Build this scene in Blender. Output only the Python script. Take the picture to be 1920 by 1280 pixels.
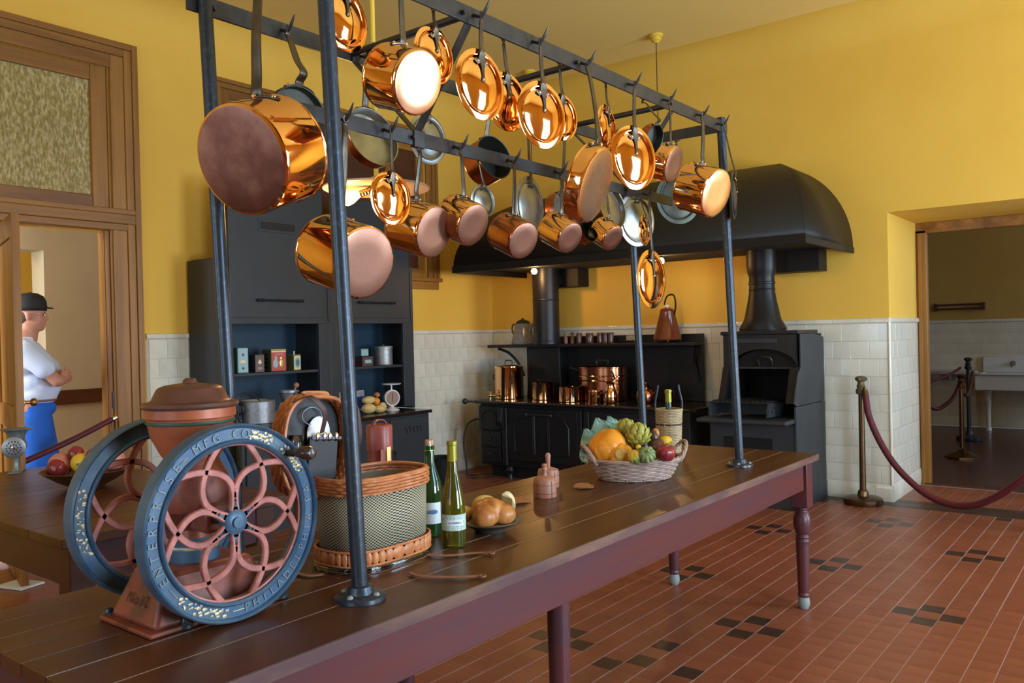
import bpy, bmesh, math, random
from math import pi, sin, cos, radians
from mathutils import Vector, Matrix, Quaternion
for o in list(bpy.data.objects): bpy.data.objects.remove(o)
SC = bpy.context.scene
COL = SC.collection
rnd = random.Random(7)

# ---------------------------------------------------------------- camera, world, lights, exposure
FPX, YAW, PITCH, ROLL, EYE = 1546.15, 0.667025, -0.00697, -0.02313, 1.47
fw = Vector((-sin(YAW)*cos(PITCH), cos(YAW)*cos(PITCH), sin(PITCH)))
r0 = Vector((cos(YAW), sin(YAW), 0)); u0 = r0.cross(fw)
rt = r0*cos(ROLL)+u0*sin(ROLL); up = -r0*sin(ROLL)+u0*cos(ROLL)
cam_d = bpy.data.cameras.new('camera'); cam = bpy.data.objects.new('camera', cam_d); COL.objects.link(cam)
cam_d.sensor_width = 36; cam_d.lens = FPX*36/1920; cam_d.clip_start = .05; cam_d.clip_end = 100
cm = Matrix((rt, up, -fw)).transposed().to_4x4(); cm.translation = Vector((0, 0, EYE)); cam.matrix_world = cm
SC.camera = cam

SC.view_settings.view_transform = 'Standard'; SC.view_settings.look = 'None'
SC.view_settings.gamma = 1; SC.view_settings.use_curve_mapping = False
SC.view_settings.exposure = 0.12
W = bpy.data.worlds.new('world'); SC.world = W; W.use_nodes = True
W.node_tree.nodes['Background'].inputs[0].default_value = (.55, .75, 1, 1)
W.node_tree.nodes['Background'].inputs[1].default_value = .5

def area(name, loc, rot, sx, sy, power, col):
    l = bpy.data.lights.new(name, 'AREA'); l.shape = 'RECTANGLE'; l.size = sx; l.size_y = sy; l.energy = power; l.color = col
    o = bpy.data.objects.new(name, l); COL.objects.link(o); o.location = loc; o.rotation_euler = rot; return o
DAY = (.60, .80, 1.0)
RX, RY0 = 2.6, -3.2                       # right wall and rear wall of the kitchen
# daylight through the two windows of the right wall, the two of the rear wall, plus area lamps added for unseen windows of the side rooms
# sunlit ground fills the lower half of each window, trees and sky the upper half
for wy, p in ((2.3, 1.0), (5.8, 1.0)):
    area('ground_daylight', (RX+.35, wy, 1.10), (0, radians(112), 0), 1.2, 1.7, 165*p, (.80, .90, 1.0))
    area('sky_daylight', (RX+.35, wy, 2.45), (0, radians(90), 0), 1.5, 1.7, 135*p, (.44, .70, 1.0))
for wx in (-4.2, -1.2): area('window_daylight', (wx, RY0-.3, 1.9), (radians(100), 0, 0), 1.3, 2.3, 75, DAY)
area('hall_added_light', (-7.0, .1, 2.2), (pi/2, 0, 0), 1.4, 2.2, 130, (.92, .95, 1))
area('scullery_added_light', (2.6, 12.0, 2.2), (0, pi/2, 0), 1.8, 1.6, 70, (.6, .75, 1.0))

# ---------------------------------------------------------------- helpers
def ray(px, py): return fw+rt*((px-960)/FPX)+up*((640-py)/FPX)
def at(px, py, X=None, Y=None, Z=None, T=None):
    """the point of the room that stands on the plane X=, Y= or Z= (or at depth T) and is seen at photo pixel px, py"""
    d = ray(px, py); o = Vector((0, 0, EYE))
    if X is not None: t = X/d.x
    elif Y is not None: t = Y/d.y
    elif Z is not None: t = (Z-EYE)/d.z
    else: t = T
    return o+d*t

def mat(name, col, rough=.5, metal=0, noise=None, col2=None, bump=None, stretch=(1,1,1), spec=.5, trans=0, ior=1.45, emit=None, estr=1, coat=0, rvar=0, ramp=(.35,.65), kind='noise'):
    m = bpy.data.materials.new(name); m.use_nodes = True; nt = m.node_tree; b = nt.nodes['Principled BSDF']
    b.inputs['Base Color'].default_value = (*col, 1); b.inputs['Roughness'].default_value = rough; b.inputs['Metallic'].default_value = metal
    b.inputs['Specular IOR Level'].default_value = spec; b.inputs['Transmission Weight'].default_value = trans; b.inputs['IOR'].default_value = ior
    b.inputs['Coat Weight'].default_value = coat
    if emit: b.inputs['Emission Color'].default_value = (*emit, 1); b.inputs['Emission Strength'].default_value = estr
    if noise or bump:
        tc = nt.nodes.new('ShaderNodeTexCoord'); mp = nt.nodes.new('ShaderNodeMapping'); mp.inputs['Scale'].default_value = stretch
        nt.links.new(tc.outputs['Object'], mp.inputs[0])
    if noise:
        n = nt.nodes.new('ShaderNodeTexNoise'); n.inputs['Scale'].default_value = noise; n.inputs['Detail'].default_value = 5; n.inputs['Roughness'].default_value = .6
        nt.links.new(mp.outputs[0], n.inputs['Vector'])
        cr = nt.nodes.new('ShaderNodeValToRGB'); cr.color_ramp.elements[0].position = ramp[0]; cr.color_ramp.elements[1].position = ramp[1]
        cr.color_ramp.elements[0].color = (*col, 1); cr.color_ramp.elements[1].color = (*(col2 or col), 1)
        nt.links.new(n.outputs['Fac'], cr.inputs[0]); nt.links.new(cr.outputs[0], b.inputs['Base Color'])
        if rvar:
            mr = nt.nodes.new('ShaderNodeMapRange'); mr.inputs['To Min'].default_value = max(rough-rvar, .02); mr.inputs['To Max'].default_value = rough+rvar
            nt.links.new(n.outputs['Fac'], mr.inputs['Value']); nt.links.new(mr.outputs[0], b.inputs['Roughness'])
    if bump:
        n2 = nt.nodes.new('ShaderNodeTexNoise'); n2.inputs['Scale'].default_value = bump[0]; n2.inputs['Detail'].default_value = 3
        nt.links.new(mp.outputs[0], n2.inputs['Vector'])
        bp = nt.nodes.new('ShaderNodeBump'); bp.inputs['Strength'].default_value = bump[1]; bp.inputs['Distance'].default_value = bump[2] if len(bump) > 2 else .01
        nt.links.new(n2.outputs['Fac'], bp.inputs['Height']); nt.links.new(bp.outputs[0], b.inputs['Normal'])
    return m

def jitter(m, amt=.25):
    """per-object value variation, for tiles and planks that share one material"""
    nt = m.node_tree; b = nt.nodes['Principled BSDF']; oi = nt.nodes.new('ShaderNodeObjectInfo'); mr = nt.nodes.new('ShaderNodeMapRange')
    mr.inputs['To Min'].default_value = 1-amt; mr.inputs['To Max'].default_value = 1+amt; hs = nt.nodes.new('ShaderNodeHueSaturation')
    nt.links.new(oi.outputs['Random'], mr.inputs['Value']); nt.links.new(mr.outputs[0], hs.inputs['Value'])
    s = b.inputs['Base Color']
    if s.is_linked: nt.links.new(s.links[0].from_socket, hs.inputs['Color'])
    else: hs.inputs['Color'].default_value = s.default_value
    nt.links.new(hs.outputs[0], s); return m

M = dict(
 wall=mat('yellow_plaster', (.80,.50,.075), .75, noise=1.2, col2=(.76,.46,.062), bump=(180,.08,.002)),
 ceil=mat('yellow_ceiling', (.86,.62,.19), .8, noise=.8, col2=(.83,.58,.17)),
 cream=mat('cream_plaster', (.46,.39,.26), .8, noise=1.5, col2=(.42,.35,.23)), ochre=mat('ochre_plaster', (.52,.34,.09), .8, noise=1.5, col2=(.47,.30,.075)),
 whitetile=jitter(mat('glazed_wall_tile', (.74,.72,.61), .13, noise=5, col2=(.67,.65,.54), bump=(9,.06,.004)), .05),
 grout=mat('tile_grout', (.55,.51,.42), .9), filler=mat('pale_joint_filler', (.42,.33,.27), .7),
 fgrout=mat('floor_grout', (.40,.29,.30), .8),
 ftile=jitter(mat('red_quarry_tile', (.28,.086,.042), .36, noise=4, col2=(.225,.064,.032), bump=(14,.08,.004), rvar=.08), .08),
 fdark=jitter(mat('dark_quarry_tile', (.045,.022,.018), .33, noise=4, col2=(.06,.03,.022)), .15),
 oak=mat('oak_trim', (.37,.17,.03), .42, noise=7, col2=(.18,.07,.012), stretch=(1,1,.07), bump=(40,.12,.003)),
 oakh=mat('oak_trim_horizontal', (.37,.17,.03), .42, noise=7, col2=(.18,.07,.012), stretch=(1,.07,1), bump=(40,.12,.003)),
 dwood=mat('dark_walnut', (.10,.034,.014), .4, noise=6, col2=(.06,.02,.01), stretch=(1,.1,1)),
 top=jitter(mat('table_top_wood', (.095,.034,.013), .33, noise=5, col2=(.06,.020,.009), stretch=(1,.06,1), bump=(30,.15,.002), rvar=.1), .16),
 apron=mat('red_brown_apron', (.115,.028,.026), .36, noise=4, col2=(.055,.028,.045), stretch=(1,.12,1.2), bump=(30,.15,.002), rvar=.08),  # purplish second tone paints in blue daylight reflected by the wood
 edge=mat('worn_table_edge', (.085,.042,.045), .5, noise=9, col2=(.20,.11,.07), stretch=(1,.2,1), ramp=(.45,.7)),
 foot=mat('pale_metal_foot', (.25,.28,.28), .6),
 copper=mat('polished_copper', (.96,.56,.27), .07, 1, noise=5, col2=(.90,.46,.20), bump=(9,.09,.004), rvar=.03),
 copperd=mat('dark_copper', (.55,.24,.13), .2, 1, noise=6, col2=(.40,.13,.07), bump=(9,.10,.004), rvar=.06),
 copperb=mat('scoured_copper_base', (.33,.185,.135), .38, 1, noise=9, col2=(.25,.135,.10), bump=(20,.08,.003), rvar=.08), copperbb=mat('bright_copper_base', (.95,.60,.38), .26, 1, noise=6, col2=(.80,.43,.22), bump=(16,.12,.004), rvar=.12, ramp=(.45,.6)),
 copperbd=mat('tarnished_copper_base', (.17,.07,.05), .45, 1, noise=6, col2=(.42,.21,.15), bump=(16,.10,.003), rvar=.08, ramp=(.42,.78)),
 tin=mat('tin_lining', (.42,.43,.40), .34, 1, noise=9, col2=(.28,.28,.25), bump=(14,.12,.003), rvar=.1),
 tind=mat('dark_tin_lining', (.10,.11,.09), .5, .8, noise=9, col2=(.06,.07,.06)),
 iron=mat('wrought_iron', (.045,.048,.052), .42, .7, noise=20, col2=(.07,.065,.06), bump=(60,.25,.002)),
 ironh=mat('iron_handle', (.075,.07,.062), .36, .9, noise=14, col2=(.15,.12,.085), bump=(40,.2,.002)),
 pole=mat('blue_lit_black_pipe', (.035,.048,.064), .33, .4, noise=70, col2=(.12,.15,.19), bump=(120,.12,.001), ramp=(.55,.85)),  # bluish tint puts the blue daylight on the posts into the colour
 cab=mat('slate_painted_steel', (.030,.036,.042), .46, .1, noise=3, col2=(.036,.042,.05), bump=(60,.06,.002)),
 cabin=mat('slate_inside_blue_daylight', (.020,.050,.085), .5, .1),  # bluer than the outer steel: blue daylight painted into the inside
 range=mat('cast_iron_black', (.011,.0115,.013), .40, .2, noise=6, col2=(.016,.015,.016), bump=(50,.12,.002)),
 rangetop=mat('polished_range_top', (.03,.026,.024), .2, .6, noise=8, col2=(.05,.035,.03), rvar=.06),
 hood=mat('black_hood_sheet', (.011,.0095,.008), .5, .0, noise=2, col2=(.015,.012,.01), spec=.3),
 black=mat('black_void', (.006,.006,.006), .8),
 brass=mat('brass', (.55,.38,.14), .28, 1),
 bronze=mat('aged_bronze', (.20,.12,.06), .35, 1, noise=10, col2=(.12,.08,.045)),
 verd=mat('verdigris', (.10,.13,.09), .5, .6, noise=25, col2=(.22,.15,.08)),
 rope=mat('burgundy_velvet', (.11,.012,.022), .55, noise=30, col2=(.08,.008,.016)),
 chrome=mat('chrome', (.7,.7,.7), .12, 1),
 porcelain=mat('white_porcelain', (.72,.74,.76), .12, coat=.3),
 marble=mat('sill_marble', (.45,.43,.42), .25),
 wheelb=mat('blue_painted_wheel', (.035,.095,.19), .40, .15, noise=14, col2=(.085,.155,.22), bump=(40,.12,.002), rvar=.08),
 wheelr=mat('faded_red_spoke', (.52,.20,.17), .45, .1, noise=18, col2=(.28,.09,.075), bump=(40,.12,.002)),
 grindr=mat('worn_red_iron', (.27,.065,.035), .42, .2, noise=9, col2=(.045,.025,.02), bump=(24,.15,.003), ramp=(.42,.7)),
 gold=mat('gilt_decal', (.75,.58,.28), .4, .4, noise=60, col2=(.25,.3,.3)),
 green=mat('green_stripe', (.03,.08,.05), .5),
 dkwood=mat('dark_handle_wood', (.045,.022,.015), .3, coat=.4),
 wick=mat('tan_wicker', (.62,.24,.09), .38, noise=25, col2=(.42,.14,.05)),
 wick2=mat('grey_willow', (.30,.20,.16), .55, noise=18, col2=(.44,.33,.28)),
 wick3=mat('straw_wicker', (.52,.41,.24), .55, noise=25, col2=(.38,.28,.15)),
 linen=mat('olive_linen', (.26,.21,.13), .8, noise=12, col2=(.20,.16,.10)),
 strap=mat('leather_strap', (.27,.12,.07), .5), straps=mat('dark_leather', (.065,.03,.03), .5),
 leather=mat('oxblood_leather', (.36,.085,.06), .35, noise=9, col2=(.25,.055,.045)),
 clear=mat('clear_acrylic', (.95,.97,1), .04, trans=1, ior=1.45),
 gbottle=mat('green_glass', (.05,.22,.06), .03, trans=.85, ior=1.5), obottle=mat('olive_glass', (.25,.27,.03), .03, trans=.85, ior=1.5),
 foil=mat('olive_foil', (.30,.30,.03), .3, .3), cork=mat('cork', (.5,.3,.2), .7),
 paper=mat('white_paper', (.70,.76,.80), .6), paperg=mat('green_speckled_label', (.28,.45,.42), .6, noise=260, col2=(.62,.72,.66), ramp=(.45,.55)),
 ink=mat('blue_grey_ink', (.10,.22,.38), .6), dish=mat('pewter_dish', (.12,.11,.09), .4, .7),
 bread=mat('brown_bread_crust', (.60,.27,.08), .36, noise=14, col2=(.36,.11,.03), bump=(12,.15,.004)), breadp=mat('pale_roll', (.72,.56,.24), .5, noise=8, col2=(.68,.48,.17)),
 cheese=mat('pale_cheese', (.75,.70,.42), .5), rind=mat('cheese_cut', (.35,.26,.10), .5, noise=14, col2=(.27,.19,.07)),
 mold=mat('beech_mould', (.42,.20,.13), .45, noise=10, col2=(.33,.15,.10), stretch=(1,1,.2)), moldline=mat('mould_joint', (.06,.03,.03), .7),
 card=mat('cardboard', (.33,.14,.055), .7), cardw=mat('pale_edge', (.55,.5,.5), .6),
 pump=mat('orange_pumpkin', (.82,.34,.03), .35, noise=6, col2=(.72,.26,.02)), pumpb=mat('pumpkin_blossom_end', (.48,.28,.06), .6),
 squash=mat('green_squash', (.10,.19,.08), .4, noise=16, col2=(.30,.34,.13)), squash2=mat('yellow_green_squash', (.62,.42,.05), .4, noise=7, col2=(.14,.22,.05), ramp=(.45,.55)),
 arti=mat('artichoke_leaf', (.30,.32,.05), .4, noise=14, col2=(.42,.38,.08)), egg=mat('dark_aubergine', (.05,.022,.018), .25, noise=6, col2=(.12,.05,.03)),
 redf=mat('red_apple_skin', (.30,.03,.03), .25, noise=7, col2=(.22,.02,.03)), pinkf=mat('pink_mango_skin', (.55,.16,.13), .35, noise=7, col2=(.62,.27,.17)),
 yelf=mat('yellow_fruit', (.72,.45,.03), .4), leaf=mat('blue_green_leaf', (.22,.42,.30), .5, noise=10, col2=(.42,.56,.45)), stem=mat('stem', (.28,.25,.08), .6),
 plum=mat('dark_plum_skin', (.05,.018,.025), .3), bulb=mat('lit_bulb', (1,.8,.4), .3, emit=(1,.66,.25), estr=60),
 bulb2=mat('carbon_bulb', (1,.6,.25), .2, emit=(1,.42,.12), estr=9), shade=mat('milk_glass_shade', (.80,.62,.48), .3, noise=4, col2=(.75,.55,.4)),
 yellow=mat('yellow_painted_pipe', (.75,.52,.06), .4), gmetal=mat('galvanised_metal', (.40,.42,.43), .45, .7, noise=40, col2=(.28,.31,.33)),
 enamel=mat('grey_enamel', (.13,.14,.155), .25, noise=60, col2=(.22,.23,.25)), enamelb=mat('brown_enamel', (.13,.032,.014), .14, noise=6, col2=(.17,.045,.02), coat=.5),
 jar=mat('brown_stoneware', (.10,.035,.02), .2, coat=.5), white=mat('white_enamel', (.75,.75,.74), .3), dial=mat('brown_dial', (.30,.18,.12), .5),
 teal=mat('teal_tin_print', (.12,.26,.27), .4, .2), navy=mat('navy_tin_print', (.035,.028,.045), .4, .2), rust=mat('brown_tin_print', (.10,.055,.05), .4, .2),
 olive=mat('olive_tin_print', (.08,.09,.03), .35, .2), red=mat('red_tin_print', (.50,.07,.06), .4, .1), cream2=mat('cream_print', (.75,.66,.40), .4), ltblue=mat('light_blue_print', (.30,.48,.52), .4),
 bluebox=mat('blue_box_print', (.03,.07,.30), .4), grey=mat('grey_print', (.30,.33,.36), .5), gilt=mat('gilt_tin', (.55,.45,.15), .3, .8),
 skin=mat('skin', (.50,.23,.15), .5), hair=mat('grey_hair', (.12,.10,.09), .8), capm=mat('black_cap_cloth', (.012,.012,.014), .7),
 shirt=mat('white_knit_shirt', (.62,.72,.92), .8, bump=(14,.25,.01)), shorts=mat('bright_blue_shorts', (.012,.13,.62), .7, bump=(14,.3,.01)), belt=mat('patterned_belt', (.20,.17,.12), .6, noise=40, col2=(.30,.08,.06)),
 steel=mat('grey_cast_metal', (.22,.26,.27), .38, .6, noise=20, col2=(.30,.34,.35)),
)
# ribbed obscured glass of the transom, its sparkle painted in as pale noise
g = mat('obscured_glass', (.40,.31,.10), .18, trans=.35, ior=1.35, noise=60, col2=(.92,.80,.42), bump=(70,1.0,.012), stretch=(1,1,.4), ramp=(.42,.72)); M['obsc'] = g
# small check weave for the picnic basket's cloth
def checks():
    m = mat('checked_cloth', (.3,.3,.3), .7); nt = m.node_tree; b = nt.nodes['Principled BSDF']
    tc = nt.nodes.new('ShaderNodeTexCoord'); c = nt.nodes.new('ShaderNodeTexChecker'); c.inputs['Scale'].default_value = 1
    mp = nt.nodes.new('ShaderNodeMapping'); mp.inputs['Scale'].default_value = (156, 42, 1)
    c.inputs['Color1'].default_value = (.50,.45,.30,1); c.inputs['Color2'].default_value = (.02,.022,.018,1)
    nt.links.new(tc.outputs['UV'], mp.inputs[0]); nt.links.new(mp.outputs[0], c.inputs['Vector']); nt.links.new(c.outputs[0], b.inputs['Base Color']); return m
M['check'] = checks()

class B:
    """collects shapes and links them as one mesh object"""
    def __init__(s): s.bm = bmesh.new()
    def box(s, c, d, rot=None):
        r = bmesh.ops.create_cube(s.bm, size=1); mt = Matrix.Translation(Vector(c)) @ (rot.to_4x4() if rot else Matrix.Identity(4)) @ Matrix.Diagonal((*d, 1))
        bmesh.ops.transform(s.bm, matrix=mt, verts=r['verts']); return s
    def bb(s, a, b): return s.box([(a[i]+b[i])/2 for i in range(3)], [abs(b[i]-a[i]) for i in range(3)])
    def cyl(s, a, b, r1, r2=None, n=20, cap=True):
        a, b = Vector(a), Vector(b); r2 = r1 if r2 is None else r2; d = b-a
        r = bmesh.ops.create_cone(s.bm, cap_ends=cap, segments=n, radius1=r1, radius2=r2, depth=d.length)
        mt = Matrix.Translation((a+b)/2) @ d.to_track_quat('Z', 'Y').to_matrix().to_4x4(); bmesh.ops.transform(s.bm, matrix=mt, verts=r['verts']); return s
    def ball(s, c, r, n=16, rot=None):
        if not hasattr(r, '__len__'): r = (r, r, r)
        q = bmesh.ops.create_uvsphere(s.bm, u_segments=n, v_segments=max(n*2//3, 6), radius=1)
        bmesh.ops.transform(s.bm, matrix=Matrix.Translation(Vector(c)) @ (rot.to_4x4() if rot else Matrix.Identity(4)) @ Matrix.Diagonal((*r, 1)), verts=q['verts']); return s
    def lathe(s, prof, c=(0,0,0), axis=None, n=32, sx=1, sy=1):
        """prof: (radius, height) pairs, turned about axis through c"""
        q = (Vector(axis).to_track_quat('Z', 'Y') if axis is not None else Quaternion()); c = Vector(c); rings = []
        for r, z in prof:
            if r < 1e-5: rings.append([s.bm.verts.new(c+q @ Vector((0, 0, z)))])
            else: rings.append([s.bm.verts.new(c+q @ Vector((r*cos(2*pi*i/n)*sx, r*sin(2*pi*i/n)*sy, z))) for i in range(n)])
        for a, b in zip(rings, rings[1:]):
            for i in range(n):
                j = (i+1) % n
                if len(a) == 1 and len(b) == 1: continue
                if len(a) == 1: s.bm.faces.new((a[0], b[j], b[i])) if False else s.bm.faces.new((a[0], b[i], b[j]))
                elif len(b) == 1: s.bm.faces.new((a[j], a[i], b[0]))
                else: s.bm.faces.new((a[j], a[i], b[i], b[j]))
        return s
    def tube(s, pts, r, n=8, closed=False, flat=None, wdir=None):
        """tube along pts; r a number or list; flat=(width,thick) half sizes with wdir the width direction"""
        pts = [Vector(p) for p in pts]; N = len(pts); rings = []
        nrm = None
        for i, p in enumerate(pts):
            if closed: t = pts[(i+1) % N]-pts[i-1]
            else: t = pts[min(i+1, N-1)]-pts[max(i-1, 0)]
            t = t.normalized() if t.length else Vector((0, 0, 1))
            if wdir is not None: nrm = Vector(wdir)
            elif nrm is None: nrm = t.orthogonal()
            a = (nrm-t*nrm.dot(t)); a = a.normalized() if a.length > 1e-6 else t.orthogonal().normalized(); nrm = a if wdir is None else nrm
            b = t.cross(a); rr = r[i] if hasattr(r, '__len__') else r
            if flat:
                w, h = (flat[i] if hasattr(flat[0], '__len__') else flat)
                rings.append([s.bm.verts.new(p+a*x*w+b*y*h) for x, y in ((1,.6),(.7,1),(-.7,1),(-1,.6),(-1,-.6),(-.7,-1),(.7,-1),(1,-.6))])
            else: rings.append([s.bm.verts.new(p+(a*cos(2*pi*k/n)+b*sin(2*pi*k/n))*rr) for k in range(n)])
        m = len(rings[0]); L = list(zip(rings, rings[1:]))
        if closed: L.append((rings[-1], rings[0]))
        for a, b in L:
            for k in range(m): s.bm.faces.new((a[k], a[(k+1) % m], b[(k+1) % m], b[k]))
        if not closed: s.bm.faces.new(rings[0][::-1]); s.bm.faces.new(rings[-1])
        return s
    def prism(s, poly, a, b, plane='xz'):
        """poly in two axes, extruded along the third from a to b"""
        f = {'xz': lambda u, v, w: (u, w, v), 'yz': lambda u, v, w: (w, u, v), 'xy': lambda u, v, w: (u, v, w)}[plane]
        A = [s.bm.verts.new(f(u, v, a)) for u, v in poly]; C = [s.bm.verts.new(f(u, v, b)) for u, v in poly]; n = len(poly)
        s.bm.faces.new(A[::-1]); s.bm.faces.new(C)
        for i in range(n): s.bm.faces.new((A[i], A[(i+1) % n], C[(i+1) % n], C[i]))
        return s
    def build(s, name, m, parent=None, smooth=True, bev=0, solid=0, label=None):
        bmesh.ops.recalc_face_normals(s.bm, faces=s.bm.faces)
        me = bpy.data.meshes.new(name); s.bm.to_mesh(me); s.bm.free()
        mm = M[m] if isinstance(m, str) else m; me.materials.append(mm)
        if smooth: 
            me.polygons.foreach_set('use_smooth', [True]*len(me.polygons))
            me.set_sharp_from_angle(angle=radians(38))
        o = bpy.data.objects.new(name, me); COL.objects.link(o)
        if parent is not None: o.parent = parent
        if solid: d = o.modifiers.new('solid', 'SOLIDIFY'); d.thickness = solid; d.offset = 0
        if bev: d = o.modifiers.new('bevel', 'BEVEL'); d.width = bev; d.segments = 2; d.limit_method = 'ANGLE'
        if label: o['label'] = label
        return o
def tag(o, label, cat, group=None):
    o['label'] = label; o['category'] = cat
    if group: o['group'] = group
    return o
def thing(name, label, cat, loc=(0,0,0), rz=0, group=None, mw=None):
    o = bpy.data.objects.new(name, None); COL.objects.link(o); o.empty_display_size = .05
    o.location = loc; o.rotation_euler = (0, 0, rz)
    if mw is not None: o.matrix_world = mw
    return tag(o, label, cat, group)
def struct(o): o['kind'] = 'structure'; return o
def empty_struct(name):
    o = bpy.data.objects.new(name, None); COL.objects.link(o); o['kind'] = 'structure'; return o
def arc(c, r, a0, a1, n, f): return [f(c[0]+r*cos(a0+(a1-a0)*i/n), c[1]+r*sin(a0+(a1-a0)*i/n)) for i in range(n+1)]
def spline(pts, n=6):
    pts = [Vector(p) for p in pts]; P = [pts[0]]+pts+[pts[-1]]; out = []
    for i in range(1, len(P)-2):
        for k in range(n):
            t = k/n; a, b, c, d = P[i-1:i+3]
            out.append(.5*((2*b)+(c-a)*t+(2*a-5*b+4*c-d)*t*t+(3*b-a-3*c+d)*t**3))
    return out+[pts[-1]]
def text_bm(bm, s, mtx, size, ext):
    cu = bpy.data.curves.new('t', 'FONT'); cu.body = s; cu.size = size; cu.extrude = ext; cu.align_x = 'CENTER'; cu.align_y = 'CENTER'; cu.resolution_u = 3
    ob = bpy.data.objects.new('t', cu); COL.objects.link(ob); dg = bpy.context.evaluated_depsgraph_get(); dg.update()
    me = bpy.data.meshes.new_from_object(ob.evaluated_get(dg)); me.transform(mtx); bm.from_mesh(me)
    bpy.data.objects.remove(ob); bpy.data.meshes.remove(me)
def text(name, s, mtx, size, m, parent, ext=.0006):
    b = B(); text_bm(b.bm, s, mtx, size, ext); return b.build(name, m, parent, smooth=False)
def frame_mtx(o, x, y, z):
    m = Matrix((Vector(x).normalized(), Vector(y).normalized(), Vector(z).normalized())).transposed().to_4x4(); m.translation = Vector(o); return m
# ---------------------------------------------------------------- the room
XL, YR, HC = -6.10, 7.39, 4.15            # cabinet wall plane, range wall plane, ceiling height
Z0, WZ = 0, 1.50                           # tiled dado height (tiles), cap above
def wall_with_holes(name, axis, p, q, u0_, u1_, z1, holes, m='wall'):
    """solid wall between planes p and q of one axis, from u0 to u1 along the other, with rectangular openings (u0,u1,z0,z1)"""
    b = B(); us = sorted({u0_, u1_, *[h[0] for h in holes], *[h[1] for h in holes]})
    for a, c in zip(us, us[1:]):
        hs = sorted([(h[2], h[3]) for h in holes if h[0] <= a+1e-6 and h[1] >= c-1e-6]); z = 0
        for lo, hi in hs+[(z1, z1)]:
            if lo > z+1e-6:
                if axis == 'x': b.bb((p, a, z), (q, c, lo))
                else: b.bb((a, p, z), (c, q, lo))
            z = hi
    return struct(b.build(name, m, smooth=False))
wall_left = wall_with_holes('wall_left', 'x', XL-.20, XL, RY0, YR+.5, HC, [(1.78,2.99,0,2.32),(1.78,2.99,2.48,3.52),(3.98,6.32,2.1,3.5)])
wall_back = wall_with_holes('wall_back', 'y', YR, YR+1.08, XL-.5, RX+.2, HC, [(-1.79,.55,0,2.43)])
wall_right = wall_with_holes('wall_right', 'x', RX, RX+.2, RY0, YR, HC, [(1.5,3.1,.55,3.2),(5.0,6.6,.55,3.2)])
wall_front = wall_with_holes('wall_front', 'y', RY0-.2, RY0, XL-.2, RX+.2, HC, [(-4.85,-3.55,.95,3.2),(-1.85,-.55,.95,3.2)])
struct(B().bb((XL-.2, RY0-.2, HC), (RX+.2, YR+1.08, HC+.1)).build('ceiling', 'ceil', smooth=False))
# coved corner between walls and ceiling
def cove(name, axis, p, sgn, a, c, r=.28):
    b = B(); poly = [(p, HC), (p, HC-r)]+[(p+sgn*r*(1-cos(t*pi/16)), HC-r+r*sin(t*pi/16)) for t in range(1, 8)]+[(p+sgn*r, HC)]
    b.prism(poly, a, c, 'xz' if axis == 'x' else 'yz'); return struct(b.build(name, 'wall'))
cove('trim_1', 'x', XL, 1, RY0, YR); cove('trim_2', 'y', YR, -1, XL, RX)

# floor: slab plus tiles that sit proud of the light joints
CELL = .112; TX0, TY0 = -1.625-CELL/2, 3.91-CELL/2
floor = struct(B().bb((XL-.2, RY0, -.12), (RX, YR+1.08, -.0012)).build('floor', 'fgrout', smooth=False))
def is_dark(i, j):
    I = round(i/6); 
    a, b = i-6*I, j-6*I*0
    for J in range(-8, 9):
        cy = 12*J+(6 if I % 2 else 0)
        if (abs(a), abs(j-cy)) in ((1, 0), (0, 1)): return True
    return False
def tile_mesh(name, m, w, l, h, ch=.0025):
    b = B(); x, y = w/2, l/2
    v = [b.bm.verts.new(p) for p in ((-x,-y,-h),(x,-y,-h),(x,y,-h),(-x,y,-h),(-x,-y,-ch),(x,-y,-ch),(x,y,-ch),(-x,y,-ch),(-x+ch,-y+ch,0),(x-ch,-y+ch,0),(x-ch,y-ch,0),(-x+ch,y-ch,0))]
    for q in ((0,1,5,4),(1,2,6,5),(2,3,7,6),(3,0,4,7),(4,5,9,8),(5,6,10,9),(6,7,11,10),(7,4,8,11),(8,9,10,11)): b.bm.faces.new([v[k] for k in q])
    me = bpy.data.meshes.new(name); b.bm.to_mesh(me); b.bm.free(); me.materials.append(M[m]); return me
tm_r = tile_mesh('floor_tile', 'ftile', CELL-.0032, CELL-.0004, .006, .0008); tm_d = tile_mesh('floor_tile', 'fdark', CELL-.0032, CELL-.0004, .006, .0008)
odd = {(-2,-4),(-2,-6),(0,-6),(-3,-7)}
def project(p):
    v = Vector(p)-Vector((0,0,EYE)); t = v.dot(fw)
    return (960+FPX*v.dot(rt)/t, 640-FPX*v.dot(up)/t, t) if t > .05 else None
cells = []
for i in range(-42, 38):
    for j in range(-60, 31):
        x, y = TX0+CELL/2+i*CELL, TY0+CELL/2+j*CELL
        if XL+.05 < x < RX-.05 and RY0+.1 < y < YR-.16:
            q = project((x, y, 0)); vis = q and -80 < q[0] < 2000 and -80 < q[1] < 1360
            hid = x < -1.42 and q and q[1] > 935+(1500-q[0])*.42 and q[0] < 1480      # under the table
            cells.append((0 if vis and not hid else 1, q[2] if q else 99, i, j, x, y))
cells.sort(); rest = {'ftile': B(), 'fdark': B(), 'odd': B()}
tw, tl = (CELL-.0032)/2, (CELL-.0004)/2
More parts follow.
